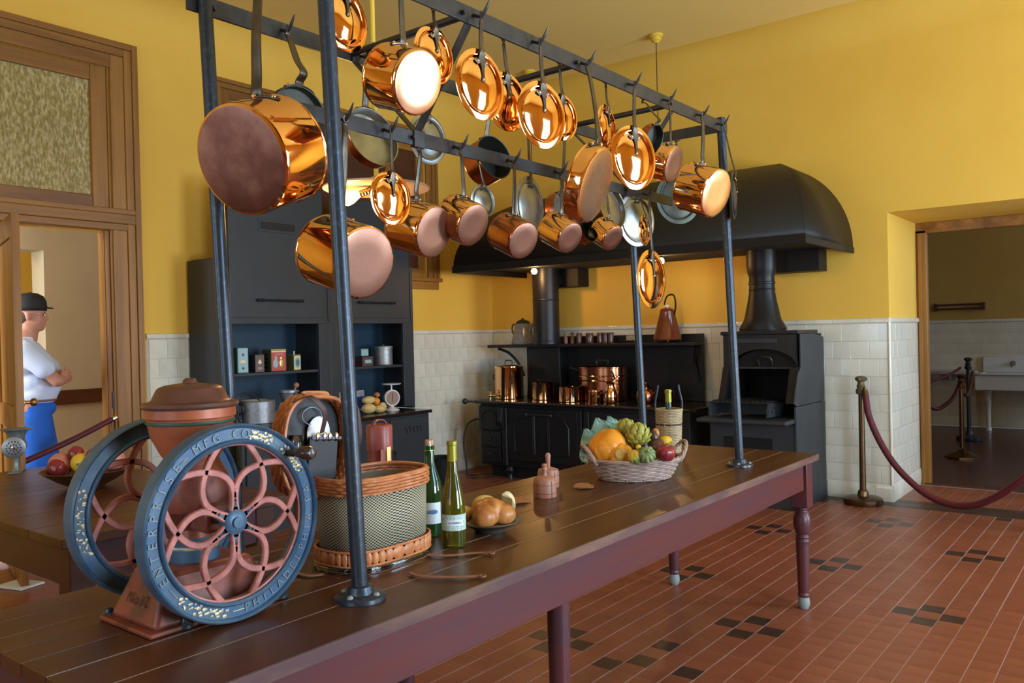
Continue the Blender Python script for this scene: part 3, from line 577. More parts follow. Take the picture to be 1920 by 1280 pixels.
INFO = {
 'big': ('saucepan', 'largest copper pan, scorched dull base, hung at the rack\'s near left end', 'pan', 'copper', 'copperbd'),
 'skillet_dark': ('frying_pan', 'dark skillet behind the largest copper pan on the back rail', 'pan', 'iron', 'iron'),
 'lid_c': ('pan_lid', 'copper lid at the top of the frame just right of the nearest post', 'lid', 'copper', 0),
 'p1': ('saucepan', 'copper saucepan whose round base glares white with window light', 'pan', 'copper', 'copperbb'),
 'lid_tri': ('pan_lid', 'copper lid partly hidden behind the pan with the glaring base', 'lid', 'copper', 0),
 'lid4': ('pan_lid', 'round copper lid just right of the glaring pan on the front rail', 'lid', 'copper', 0),
 'lid5': ('pan_lid', 'copper lid tucked between the two large lids of the front rail', 'lid', 'copper', 0),
 'lid6': ('pan_lid', 'large copper lid left of the shallow pan on the front rail', 'lid', 'copper', 0),
 'lid7': ('pan_lid', 'narrow-looking copper lid between the large lid and the shallow pan', 'lid', 'copper', 0),
 'fry': ('frying_pan', 'wide shallow copper pan with streaked peach base in the middle of the front rail', 'pan', 'copper', 'copperbb'),
 'lid9': ('pan_lid', 'slim edge-on copper lid right of the shallow pan', 'lid', 'copper', 0),
 'lid10': ('pan_lid', 'big copper lid mirroring a window, right of the shallow pan', 'lid', 'copper', 0),
 'dark11': ('small_pan', 'small copper pan showing its black interior beside the window-mirroring lid', 'pan', 'copperd', 'copperb'),
 'p12': ('saucepan', 'small copper pan seen between the black-lined pan and the last big saucepan', 'pan', 'copper', 'copperb'),
 'p13': ('saucepan', 'bright copper saucepan hanging just left of the far right post', 'pan', 'copper', 'copperbb'),
 'edge14': ('pan_lid', 'dark lid seen edge-on outside the far right post', 'lid', 'iron', 0),
 'm15': ('saucepan', 'large copper saucepan behind the nearest post on the middle rail, pink base', 'pan', 'copper', 'copperb'),
 'm16': ('pan_lid', 'copper lid on the first hook of the middle rail, right of the nearest post', 'lid', 'copper', 0),
 'm17': ('saucepan', 'copper saucepan with pitted pink base, second on the middle rail', 'pan', 'copper', 'copperb'),
 'm18': ('saucepan', 'copper saucepan with a brass-riveted handle, third on the middle rail', 'pan', 'copper', 'copperb'),
 'm19': ('pan_lid', 'small round grey tin lid on the middle rail', 'lid', 'tin', 0),
 'b20': ('saucepan', 'copper saucepan with its dark open mouth facing out on the back rail', 'pan', 'copperd', 'copperb'),
 'm21': ('saucepan', 'dull brown copper saucepan on the middle rail in front of the oval tin lid', 'pan', 'copperd', 'copperb'),
 'b22': ('pan_lid', 'tall oval-looking grey tin lid on the back rail above the brown saucepan', 'lid', 'tin', 0),
 'm23': ('saucepan', 'copper saucepan below and left of the shallow pan, tilted down', 'pan', 'copper', 'copperb'),
 'b24': ('saucepan', 'copper pan glimpsed behind the left edge of the shallow pan', 'pan', 'copperd', 'copperb'),
 'm25': ('small_pan', 'small pan with dark interior directly below the shallow pan', 'pan', 'copperd', 'copperb'),
 'm26': ('saucepan', 'smallest copper saucepan, hanging below right of the shallow pan', 'pan', 'copper', 'copperb'),
 'b27': ('frying_pan', 'pan with mottled olive tin interior right of the shallow pan on the back rail', 'pan', 'copperd', 'copperb'),
 'b28': ('pan_lid', 'large bright tin lid behind the far back post', 'lid', 'tin', 0),
 'm29': ('pan_lid', 'tiny copper lid seen nearly edge-on above the lowest lid', 'lid', 'copper', 0),
 'm30': ('pan_lid', 'lowest-hanging copper lid, on a long handle beside the far back post', 'lid', 'copper', 0),
 'b31': ('pan_lid', 'dark tinned lid behind the bright saucepan near the far right post', 'lid', 'tind', 0),
 'b32': ('frying_pan', 'copper pan with mottled tin interior under the pan with the glaring base', 'pan', 'copperd', 'copperb'),
 'b33': ('pan_lid', 'grey tin lid with two rivets behind the middle rail, left half of the rack', 'lid', 'tin', 0),
}
def local_frame(c, ax):
    z = Vector(ax).normalized(); x = Vector((0,0,1)); x = (x-z*x.dot(z)).normalized(); y = z.cross(x)
    return frame_mtx(c, x, y, z)
def pan(name, label, cat, c, ax, R, L, hook, mb, mbase, opened, group):
    mw = local_frame(c, ax if not opened else [-v for v in ax])
    t = thing(name, label, cat, group=group, mw=mw); h = mw.inverted() @ Vector(hook)
    # local z runs from the rim to the base, local x is up
    z0, z1 = -L/2, L/2; w = .0022
    B().lathe([(R*1.012,z0),(R*1.02,z0+.003),(R*1.004,z0+.006),(R,z0+.012),(R,z1-.012),(R*.985,z1-.004),(R*.94,z1)], n=56).build('body', mb, t)
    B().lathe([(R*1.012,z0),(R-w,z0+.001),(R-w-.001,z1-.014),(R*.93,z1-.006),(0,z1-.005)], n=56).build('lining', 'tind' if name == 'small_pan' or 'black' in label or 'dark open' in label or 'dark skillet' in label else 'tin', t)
    B().lathe([(R*.94,z1),(R*.90,z1+.0012),(R*.5,z1+.0006),(0,z1)], n=56).build('base', mbase, t)
    # handle: foot plate round the wall, then a strap that swings out and up to the eye on the hook
    zh = z0+L*.28; hx = h.x; k = max(.5, min(1.45, R/.1)); wd = .0112*k
    a0 = Vector((R+.002, 0, zh)); n_ = 14
    s = 1 if h.z > zh else -1
    p = [a0, a0+Vector((.012*k, 0, s*.002)), Vector((R+.035*k, 0, zh-.012*k)), Vector((R+(hx-R)*.45, h.y*.4, zh+(h.z-zh)*.35-.006)), Vector((R+(hx-R)*.8, h.y*.8, zh+(h.z-zh)*.8)), Vector((hx-.02, h.y, h.z)), Vector((hx-.012, h.y, h.z))]
    sp = spline(p, 4); m_ = len(sp)
    hd = B(); hd.tube(sp, 0, flat=[(wd*(1.15-.45*i/(m_-1)), .0034*k) for i in range(m_)], wdir=(0,1,0))
    hd.tube([(hx+.001+.012*cos(q), h.y+.008*sin(q), h.z) for q in [2*pi*i/16 for i in range(16)]], .0024, closed=True)
    plate = [(R*cos(q)+.003*cos(q), R*sin(q)+.003*sin(q), zh+abs(q)*.0) for q in [(-.48+.96*i/12) for i in range(13)]]
    hd.tube(plate, 0, flat=[(.006+.008*k*(1-abs(i-6)/6)**.6, .0022) for i in range(13)], wdir=(0,0,1))
    ho = hd.build('handle', 'ironh', t)
    for q in (-.36, .36, 0): B().ball(((R+.005)*cos(q), (R+.005)*sin(q), zh+(.0 if q else .012)), (.005*k,.005*k,.005*k), 10).build('rivet', 'copper', ho)
    return t
def lid(name, label, cat, c, ax, R, hook, m, group):
    mw = local_frame(c, ax); t = thing(name, label, cat, group=group, mw=mw); h = mw.inverted() @ Vector(hook)
    B().lathe([(0,.004+R*.07),(R*.2,.004+R*.066),(R*.4,.003+R*.054),(R*.6,R*.033),(R*.74,R*.006),(R*.79,-.003),(R*.81,.006),(R*.835,.0065),(R*.85,.001),(R*.97,0),(R,-.001),(R*1.002,-.003),(R*.98,-.004),(R*.86,-.003),(R*.845,.003),(R*.825,.003),(R*.815,-.007),(R*.78,-.006),(R*.6,R*.030-.003),(R*.4,R*.054-.001),(0,R*.068)], n=64).build('disc', m, t)
    k = max(.6, min(1.2, R/.1)); wd = .0085*k
    DZ = lambda r: R*.07*(1-(r/.8)**2)+.004
    sp = spline([(R*.80,0,.008),(R*.93,0,.010),(R*1.02,0,.006),(R+(h.x-R)*.3,h.y*.3,h.z*.3+.002),(R+(h.x-R)*.75,h.y*.75,h.z*.75),(h.x-.018,h.y,h.z)], 4); m_ = len(sp)
    hd = B(); hd.tube(sp, 0, flat=[(wd*(1.0-.3*i/(m_-1)), .003*k) for i in range(m_)], wdir=(0,1,0))
    hd.tube([(h.x-.002+.013*cos(q), h.y+.0065*sin(q), h.z) for q in [2*pi*i/14 for i in range(14)]], .002, closed=True)
    if m == 'tin' or m == 'tind':
        ho = hd.build('handle', 'ironh', t)
        for q in (-.012, .012): B().ball((R*.66, q, R*.02+.004), .005*k, 10).build('rivet', 'tind', ho)
        return t
    fk = [(R*.86,0,.011),(R*.70,0,DZ(.7)+.002),(R*.45,0,DZ(.45)+.002),(R*.22,0,DZ(.22)+.002),(R*.10,0,DZ(.1)+.002)]
    hd.tube(fk, 0, flat=[(.011*k,.0025),(.013*k,.0025),(.006*k,.0025),(.0042*k,.0025),(.007*k,.0025)], wdir=(0,1,0))
    for s in (-1, 1): hd.tube([(R*.70,0,DZ(.7)+.002),(R*.60,s*.017*k,DZ(.62)+.001),(R*.66,s*.026*k,DZ(.7)+.001)], 0, flat=[(.006*k,.0022),(.007*k,.0022),(.005*k,.0022)], wdir=(1,0,0))
    hd.ball((R*.10, 0, DZ(.1)+.001), (.008*k,.008*k,.003), 10)
    ho = hd.build('handle', 'ironh', t)
    for x, y in ((R*.62,.017*k),(R*.62,-.017*k),(R*.11,0)): B().ball((x, y, DZ(math.hypot(x,y)/R)+.003), (.0045*k,.0045*k,.003), 10).build('rivet', 'copper', ho)
    return t
for kd, nm, c, ax, R, L, hook in HANG:
    name, label, cat, mb, mbase = INFO[nm]
    rail = 'pans and lids on the front rail' if c[0] > -1.75 else 'pans and lids on the middle rail' if c[0] > -2.0 else 'pans and lids on the back rail'
    hk = list(hook)
    if nm == 'big': hk[2] = ZU+.045; rail = 'pans and lids on the front rail'
    elif nm == 'b31': hk[2] = ZU; rail = 'pans and lids on the back rail'
    elif c[0] > -1.75: hk[2] = ZU-.002
    elif c[0] > -2.0: hk[2] = ZM-.002
    else: hk[2] = ZU-.004
    # the eye hangs on the side of the rail where the pan hangs
    rx = -1.667 if c[0] > -1.75 else -1.9 if c[0] > -2 else -2.2
    if nm == 'b31' or nm == 'big': hook_at((hk[0], hk[1], hk[2]), .5)
    else:
        s = 1 if hk[0] > rx else -1; hk[0] = rx+s*.037; hook_at((hk[0], hk[1], hk[2]), s)
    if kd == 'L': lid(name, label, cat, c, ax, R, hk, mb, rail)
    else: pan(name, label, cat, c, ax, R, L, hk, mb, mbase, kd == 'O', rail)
# ---------------------------------------------------------------- slate-painted plate-warming press on the left wall
def place(par, o): o.data.transform(Matrix.Translation(-par.location)); return o
cb = thing('kitchen_press', 'tall slate-grey steel press with raised sliding doors, shelves and lower doors', 'cupboard', (-5.75, 4.6, 0))
def cp(b, name, m='cab', par=None, smooth=False, **k):
    o = b.build(name, m, par or cb, smooth=smooth, **k)
    return place(cb, o)
CX = -5.65; G = .003
cp(B().bb((XL+.03, 3.565, 0), (CX-.002, 3.60, 2.12)), 'side_panel', bev=.003)
cp(B().bb((XL+.03, 5.615, .80), (CX-.002, 5.65, 2.15)), 'side_panel', bev=.003)
cp(B().bb((XL+.03, 3.6, 2.10), (CX-.03, 5.615, 2.13)), 'top_panel')
cp(B().bb((XL+.03, 3.6, .82), (XL+.05, 5.615, 2.10)), 'back_panel', 'cabin')
cp(B().bb((XL+.05, 4.575, .82), (CX-.002, 4.67, 2.10)), 'divider', bev=.003)
for a, c in ((3.575, 3.655), (4.515, 4.61), (4.635, 4.72), (5.51, 5.645)): cp(B().bb((CX-.03, a, .822), (CX, c, 1.63)), 'post', bev=.003)
for a, c in ((3.58, 4.61), (4.635, 5.64)): cp(B().bb((CX-.03, a, 1.61), (CX+.004, c, 1.665)), 'lintel', bev=.003)
for a, c in ((3.645, 4.515), (4.72, 5.51)):
    cp(B().bb((XL+.05, a, 1.20), (CX-.02, c, 1.222)), 'shelf', bev=.002)
for k, (a, c, zt) in enumerate(((3.66, 4.575, 2.74), (4.735, 5.60, 2.72))):
    d = cp(B().bb((CX-.012, a, 1.66), (CX+.008, c, zt)), 'sliding_door', bev=.004)
    cp(B().bb((CX-.02, a-.075, 1.63), (CX+.002, a-.01, 2.13)), 'door_track', bev=.003); cp(B().bb((CX-.02, c+.006, 1.63), (CX+.002, c+.028, 2.13)), 'door_track', bev=.003)
    m_ = (a+c)/2; hz = 1.80
    h_ = B().cyl((CX+.035, m_-.21, hz), (CX+.035, m_+.21, hz), .009)
    for y in (m_-.21, m_+.21, m_-.17, m_+.17): h_.ball((CX+.035, y, hz), .014, 10)
    for y in (m_-.20, m_+.20): h_.cyl((CX+.006, y, hz), (CX+.035, y, hz), .008)
    cp(h_, 'door_handle', 'range', d, smooth=True)
    if k == 0:
        f = cp(B().bb((CX+.008, 3.93, 2.35), (CX+.012, 4.30, 2.45)), 'maker_plate', 'cab', d, bev=.004); cp(B().bb((CX+.012, 3.95, 2.37), (CX+.014, 4.28, 2.43)), 'plate_field', 'range', d)
for y in (4.612, 5.605): cp(B().tube([(CX+.01, y, 2.1), (CX+.012, y, 1.68), (CX+.02, y+.01, 1.63)], .004), 'chain', 'range', smooth=True)
# lower cupboard with worktop
FX = -5.40
cp(B().bb((XL+.03, 3.57, .0), (FX, 5.57, .765)), 'lower_body')
cp(B().bb((XL+.03, 3.55, .770), (-5.37, 5.59, .80)), 'worktop', 'rangetop', bev=.004)
for k, (a, c) in enumerate(((3.60, 4.05), (4.08, 4.55), (4.60, 5.04), (5.07, 5.54))):
    d = cp(B().bb((FX+.001, a, .10), (FX+.018, c, .745)), 'cupboard_door', bev=.003)
    y = c-.035 if k % 2 == 0 else a+.035
    cp(B().tube(spline([(FX+.018,y,.46),(FX+.05,y,.44),(FX+.055,y-.0,.38),(FX+.035,y+.02,.34),(FX+.018,y+.02,.33)], 4), .0065), 'latch_handle', 'range', d, smooth=True)
    if k in (2, 3):
        for q in range(5): cp(B().tube(spline([(FX+.020, a+.16+q*.045, .62), (FX+.021, a+.18+q*.045, .66+.01*(q % 2)), (FX+.020, a+.20+q*.045, .61)], 3), .004), 'scroll_casting', 'range', d, smooth=True)
for y in (4.575, 5.055): cp(B().cyl((FX+.006, y, .1), (FX+.006, y, .745), .008), 'hinge_bead', smooth=True)

# goods in the press
def tin(name, label, cat, y0, y1, x0, x1, z0, h, mfront, mside, lid_=None, extra=None, group='tins and canisters on the press shelves', rz=-.10):
    c = Vector(((x0+x1)/2, (y0+y1)/2, z0+.001)); t = thing(name, label, cat, c, rz, group)
    w, d = (y1-y0), (x1-x0)
    B().box((0, 0, h/2), (d, w, h)).build('tin_body', mside, t, smooth=False, bev=.002)
    B().box((d/2+.0008, 0, h/2), (.0015, w*.94, h*.95)).build('front_label', mfront, t, smooth=False)
    B().box((0, -w/2-.0008, h/2), (d*.94, .0015, h*.95)).build('side_label', mside, t, smooth=False)
    if lid_: B().box((0, 0, h+.003), (d*1.01, w*1.01, .008)).build('lid', lid_, t, smooth=False, bev=.002)
    if extra: extra(t, w, d, h)
    return t
def blob(t, x, pts, m, name='printed_figure'):
    b = B()
    for y, z, ry, rz_ in pts: b.ball((x, y, z), (.0012, ry, rz_), 14)
    b.build(name, m, t)
SZ = 1.222
def ex_red(t, w, d, h):
    B().box((d/2+.0018, 0, h*.93), (.001, w*.96, h*.07)).build('label_band', 'cream2', t, smooth=False)
    blob(t, d/2+.002, [(-w*.22, h*.36, w*.17, h*.20), (-w*.2, h*.62, w*.09, h*.10)], 'ltblue'); blob(t, d/2+.002, [(w*.2, h*.36, w*.15, h*.18), (w*.18, h*.60, w*.08, h*.09)], 'gilt')
    text('lettering', 'CAVIA', frame_mtx((d/2+.003, 0, h*.80), (0,1,0), (0,0,1), (1,0,0)), h*.15, 'gold', t)
    blob2 = B()
    for q in range(4): blob2.ball((0, -w/2-.002, h*(.2+.2*q)), (d*.2, .001, h*.06), 8)
    blob2.build('side_ornament', 'black', t)
def ex_oval(t, w, d, h):
    blob(t, d/2+.002, [(0, h*.5, w*.38, h*.36)], 'ltblue', 'printed_oval'); blob(t, d/2+.003, [(0, h*.5, w*.26, h*.24)], 'teal', 'printed_oval')
    B().cyl((0,0,h), (0,0,h+.03), .009, .006).ball((0,0,h+.032), .009, 10).build('cap', 'chrome', t)
def ex_lady(t, w, d, h):
    blob(t, d/2+.002, [(0, h*.58, w*.20, h*.10), (0, h*.70, w*.10, h*.06)], 'cream2')
    text('lettering', 'XX', frame_mtx((d/2+.002, 0, h*.22), (0,1,0), (0,0,1), (1,0,0)), h*.2, 'cream2', t)
def ex_teal(t, w, d, h):
    b = B()
    for q in (.72, .18): b.box((d/2+.002, 0, h*q), (.001, w*.2, h*.10), Matrix.Rotation(pi/4, 3, 'X'))
    b.build('printed_diamonds', 'navy', t, smooth=False); blob(t, d/2+.002, [(0, h*.45, w*.3, h*.07)], 'cream2')
tin('tea_tin', 'tall pale teal tin with diamond marks, leftmost on the shelf behind the post', 'tin', 3.80, 3.89, -5.85, -5.76, SZ, .20, 'ltblue', 'teal', extra=ex_teal)
tin('tea_tin', 'dark brown tin with a small portrait, between the teal tin and the red tin', 'tin', 3.94, 4.02, -5.83, -5.73, SZ, .135, 'rust', 'navy', 'rust', ex_lady)
tin('biscuit_tin', 'large red-fronted tin with two printed figures and an olive ornamented side', 'tin', 4.085, 4.225, -5.86, -5.72, SZ, .175, 'red', 'olive', 'gilt', ex_red, rz=-.06)
tin('spice_tin', 'small tin mostly hidden between the red tin and the oval-labelled canister', 'tin', 4.24, 4.29, -5.93, -5.88, SZ, .13, 'olive', 'olive', 'gilt')
tin('oil_canister', 'small green canister with a pale oval label and a shiny cap', 'canister', 4.29, 4.38, -5.80, -5.73, SZ, .125, 'cream2', 'olive', 'gilt', ex_oval, rz=.25)
tin('tall_tin', 'narrow cream tin at the left end of the right-hand shelf', 'tin', 4.79, 4.84, -5.86, -5.80, SZ, .19, 'cream2', 'olive')
t = tin('pink_tin', 'low dusty pink tin under the small blue-green tin', 'tin', 5.07, 5.19, -5.84, -5.72, SZ, .08, 'rust', 'rust', 'rust')
B().box((.062, 0, .042), (.002, .07, .03)).build('faded_label', 'ltblue', t, smooth=False)
tin('blue_green_tin', 'small blue-green tin stacked on the low pink tin', 'tin', 5.07, 5.15, -5.82, -5.74, SZ+.093, .06, 'ltblue', 'teal', 'teal')
t = thing('flour_canister', 'round shiny galvanised canister at the right of the upper shelf', 'canister', (-5.80, 5.39, SZ+.001), group='tins and canisters on the press shelves')
B().lathe([(0,0),(.085,0),(.087,.004),(.085,.01),(.085,.145),(.088,.148),(.088,.172),(.084,.178),(0,.178)], n=36).build('can_body', 'gmetal', t)
B().cyl((0,0,.178), (0,0,.19), .012).build('lid_knob', 'tind', t)
CZ = .801
t = thing('ice_pail', 'galvanised pail of a hand-cranked freezer with iron gearing, on the press worktop', 'bucket', (-5.60, 3.86, CZ))
B().lathe([(0,.03),(.12,.03),(.125,.035),(.13,.20),(.135,.205),(.13,.21),(.122,.2),(.118,.05),(0,.05)], n=40).build('pail', 'gmetal', t)
B().lathe([(.1,0),(.135,0),(.135,.03),(.1,.03)], n=32).build('pail_base', 'tind', t)
B().tube(spline([(-.02,-.16,.02),(-.02,-.17,.20),(-.02,-.13,.27),(-.02,-.02,.24),(-.02,.03,.20)], 5), .006).tube([(-.02,-.15,.25),(-.02,.0,.27),(-.02,.05,.22)], .004).tube([(0,-.18,.1),(0,-.14,.0)], .005).build('crank_frame', 'iron', t)
B().lathe([(.035,0),(.05,0),(.05,.012),(.035,.012),(.035,0)], (-.02,-.16,.15), (0,1,0), 24).build('gear', 'iron', t)
t = thing('cone_strainer', 'tall grey conical strainer with a wooden pestle knob, beside the pail', 'strainer', (-5.68, 4.21, CZ))
B().lathe([(.02,.03),(.075,.24),(.085,.245),(.085,.262),(.08,.262),(.07,.245),(.015,.03)], n=28).build('cone', 'steel', t)
for a in (0, 2.1, 4.2): B().tube([(.08*cos(a),.08*sin(a),.24),(.055*cos(a),.055*sin(a),0)], .004).build('leg', 'iron', t)
B().cyl((0,0,.06), (.03,.05,.29), .012, .01).ball((.032,.055,.30), .024).build('pestle', 'mold', t)
t = thing('kitchen_scale', 'white enamel dial scale with a flat tray at the right of the press worktop', 'scale', (-5.66, 5.35, CZ))
B().lathe([(0,0),(.07,0),(.07,.008),(.04,.02),(.02,.03),(0,.03)], n=28).cyl((0,0,.02), (0,0,.05), .018).build('foot', 'white', t)
t.rotation_euler = (0, 0, -.3)
B().lathe([(0,-.02),(.074,-.02),(.077,-.01),(.077,.018),(.070,.022),(.066,.018),(0,.018)], (0,0,.115), (1,0,0), 36).build('case', 'white', t)
di = B().lathe([(0,0),(.064,0),(.064,.002),(0,.002)], (.018,0,.115), (1,0,0), 36).build('dial', 'dial', t)
B().bb((.021,-.002,.08), (.023,.002,.165)).build('needle', 'black', di, smooth=False)
B().cyl((0,0,.19), (0,0,.24), .008).build('stem', 'white', t); B().lathe([(0,.24),(.085,.24),(.09,.248),(.088,.25),(0,.246)], n=30).build('tray', 'white', t)
t = thing('printed_box', 'blue and grey printed box with letters, behind the rolls in the press', 'box', (-5.86, 4.95, CZ), .1)
B().box((0,0,.10), (.10,.42,.20)).build('carton', 'bluebox', t, smooth=False, bev=.002); B().box((.051,0,.175), (.002,.42,.045)).build('grey_band', 'grey', t, smooth=False)
B().box((.052,0,.147), (.002,.42,.006)).box((.052,0,.02), (.002,.42,.006)).build('white_line', 'paper', t, smooth=False)
text('lettering', 'AR', frame_mtx((.0525, -.165, .07), (0,1,0), (0,0,1), (1,0,0)), .07, 'paper', t)
for k, (dy, dx, z, r, nm, lb, mm) in enumerate(((-.02,.0,0,(.055,.075,.045),'bread_roll','large golden roll at the left of the pile in the press','breadp'), (.08,.03,0,(.05,.055,.035),'bread_roll','low golden roll in the middle of the pile in the press','breadp'), (.0,-.02,.085,(.045,.075,.035),'bread_roll','long roll lying on top of the large roll in the press','breadp'), (.15,.0,.0,(.03,.04,.045),'squash','pale yellow squash standing at the right of the rolls','breadp'), (.10,-.03,.065,(.033,.036,.035),'sweet_potato','knobbly reddish tuber above the low roll','pump'), (.11,-.03,.135,(.026,.03,.024),'sweet_potato','knobbly reddish tuber topping the pile','bread'))):
    t = B().ball((0,0,r[2]), r, 18).ball((r[0]*.3,-r[1]*.3,r[2]*1.1), [q*.7 for q in r], 14).build(nm, mm); t.location = (-5.60+dx, 5.03+dy, CZ+z); tag(t, lb, 'food', 'rolls and roots on the press worktop')
t = thing('leather_case', 'oxblood leather cylinder case with a lid, standing behind the picnic basket', 'case', (-2.205, 2.02, TZ+.001))
B().lathe([(0,0),(.040,0),(.042,.004),(.042,.27),(.04,.272)], n=30).build('case_body', 'leather', t)
B().lathe([(.0425,.262),(.046,.262),(.0465,.27),(.0465,.345),(.042,.352),(0,.354)], n=30).build('case_lid', 'leather', t)
B().tube(spline([(.0,-.03,.354),(.0,-.015,.368),(0,.015,.368),(0,.03,.354)], 4), 0, flat=(.007,.002), wdir=(1,0,0)).build('grip', 'leather', t)
B().box((.044,.0,.25), (.006,.018,.05)).build('buckle', 'brass', t, smooth=False); B().box((.043,-.03,.14), (.003,.012,.26)).build('side_strap', 'leather', t, smooth=False)

# ---------------------------------------------------------------- the range
rg = thing('kitchen_range', 'long black cast-iron cooking range with panelled oven doors and a backplate shelf', 'stove', (-4.5, 7.0, 0))
def gp(b, name, m='range', par=None, smooth=False, **k): return place(rg, b.build(name, m, par or rg, smooth=smooth, **k))
FY, XA, XB_ = 6.60, -5.66, -3.25
gp(B().bb((XA+.01, FY+.01, .13), (XB_, 7.34, .765)), 'carcass', bev=.006)
gp(B().bb((XA+.08, FY+.10, 0), (XB_-.08, 7.3, .13)), 'plinth', 'black')
gp(B().bb((XA-.03, FY-.04, .768), (XB_+.08, 7.34, .80)), 'top_plate', 'rangetop', bev=.008)
gp(B().cyl((XA-.12, FY-.075, .79), (XB_+.04, FY-.075, .79), .011).ball((XA-.13, FY-.075, .79), .032, 16).tube([(XA+.1,FY-.075,.79),(XA+.1,FY-.03,.785)], .008).tube([(XB_-.2,FY-.075,.79),(XB_-.2,FY-.03,.785)], .008), 'towel_rail', 'iron', smooth=True)
gp(B().tube(spline([(XA+.01,FY+.05,.60),(XA-.10,FY+.02,.585),(XA-.17,FY-.01,.52),(XA-.2,FY-.03,.35),(XA-.17,FY-.03,.12),(XA-.16,FY-.03,.0)], 6), .011), 'shaker_bar', 'iron', smooth=True)
# firebox section at the left
fb = gp(B().bb((-5.64, FY-.035, .50), (-5.36, FY+.01, .745)), 'fire_door', bev=.012)
gp(B().tube(spline([(-5.60,FY-.036,.52),(-5.59,FY-.038,.66),(-5.50,FY-.040,.70),(-5.41,FY-.038,.66),(-5.40,FY-.036,.52)], 5), .008), 'fire_door_bead', par=fb, smooth=True)
fb2 = gp(B().bb((-5.63, FY-.02, .33), (-5.36, FY+.01, .485)), 'damper_door', bev=.008); gp(B().ball((-5.5, FY-.03, .40), (.02,.014,.02)), 'damper_knob', par=fb2, smooth=True)
fb3 = gp(B().bb((-5.62, FY-.02, .16), (-5.36, FY+.01, .31)), 'ash_door', bev=.008); gp(B().box((-5.5, FY-.032, .26), (.05,.02,.02)), 'ash_latch', 'iron', fb3)
gp(B().prism([(FY-.06,.74),(FY-.09,.60),(FY-.02,.47),(FY+.01,.47),(FY+.01,.74)], -5.352, -5.30, 'yz'), 'front_bracket', bev=.004)
for k, (a, c) in enumerate(((-5.27, -4.41), (-4.27, -3.42))):
    od = gp(B().bb((a, FY-.022, .20), (c, FY+.01, .735)), 'oven_door', bev=.008)
    for p0, p1 in ((a+.10, a+.33), (a+.35, c-.35), (c-.33, c-.10)):
        z1, r = .66, .05
        if p0 == a+.10: pts = [(p0,FY-.023,.30),(p0,FY-.025,.56),(p0+.05,FY-.026,.63),(p1,FY-.025,.665),(p1,FY-.023,.28),(p0,FY-.023,.30)]
        elif p1 == c-.10: pts = [(p1,FY-.023,.30),(p1,FY-.025,.56),(p1-.05,FY-.026,.63),(p0,FY-.025,.665),(p0,FY-.023,.28),(p1,FY-.023,.30)]
        else: pts = [(p0,FY-.023,.28),(p0,FY-.025,.665),(p1,FY-.025,.665),(p1,FY-.023,.28),(p0,FY-.023,.28)]
        gp(B().tube(pts, .0075, n=6), 'panel_bead', par=od, smooth=True)
    gp(B().cyl((a+.28, FY-.06, .68), (c-.28, FY-.06, .68), .008).ball((a+.28,FY-.06,.68), .015, 10).ball((c-.28,FY-.06,.68), .015, 10), 'door_rail', 'iron', od, smooth=True)
    for x in (a-.03, c+.03): gp(B().bb((x-.03, FY-.035, .14), (x+.03, FY+.01, .74)), 'pilaster', bev=.01)
for x in (-5.27, -4.34, -3.40): gp(B().lathe([(0,.13),(.03,.13),(.045,.09),(.02,.05),(.03,0),(0,0)], (x, FY+.02, 0), n=14), 'leg', smooth=True)
# backplate, side pillar, shelf with brackets
gp(B().bb((-5.53, 7.28, .80), (-3.44, 7.33, 1.34)), 'backplate', bev=.006)
gp(B().prism([(-5.42,.80),(-5.38,1.34),(-4.98,1.34),(-4.96,.80)], 7.12, 7.28, 'xz'), 'flue_base', bev=.01)
gp(B().bb((-5.88, 7.02, 1.34), (-3.43, 7.33, 1.372)), 'high_shelf', bev=.006)
gp(B().bb((-5.1, 7.30, 1.372), (-3.43, 7.33, 1.45)), 'shelf_gallery', bev=.003)
gp(B().tube(spline([(-5.83,7.15,1.33),(-5.72,7.2,1.28),(-5.62,7.25,1.16),(-5.57,7.28,1.02)], 5), .016), 'bracket', smooth=True)
gp(B().tube(spline([(-3.46,7.2,1.33),(-3.5,7.25,1.2),(-3.46,7.28,.98)], 5), .012), 'bracket', smooth=True)
gp(B().bb((-4.27, 7.293, 1.395), (-4.14, 7.30, 1.445)), 'maker_plaque', 'gold', bev=.002)
fl = thing('stovepipe', 'straight black stovepipe rising from the range into the hood box', 'flue', (-5.07, 7.03, 1.373))
B().cyl((0,0,0), (0,0,.84), .138, n=36).lathe([(.139,.45),(.142,.455),(.142,.462),(.139,.467)], n=36).lathe([(.139,0),(.148,0),(.148,.03),(.139,.035)], n=36).build('pipe', 'range', fl)
B().cyl((0,0,.66), (0,.18,.68), .10, .10, n=24).build('elbow', 'range', fl)

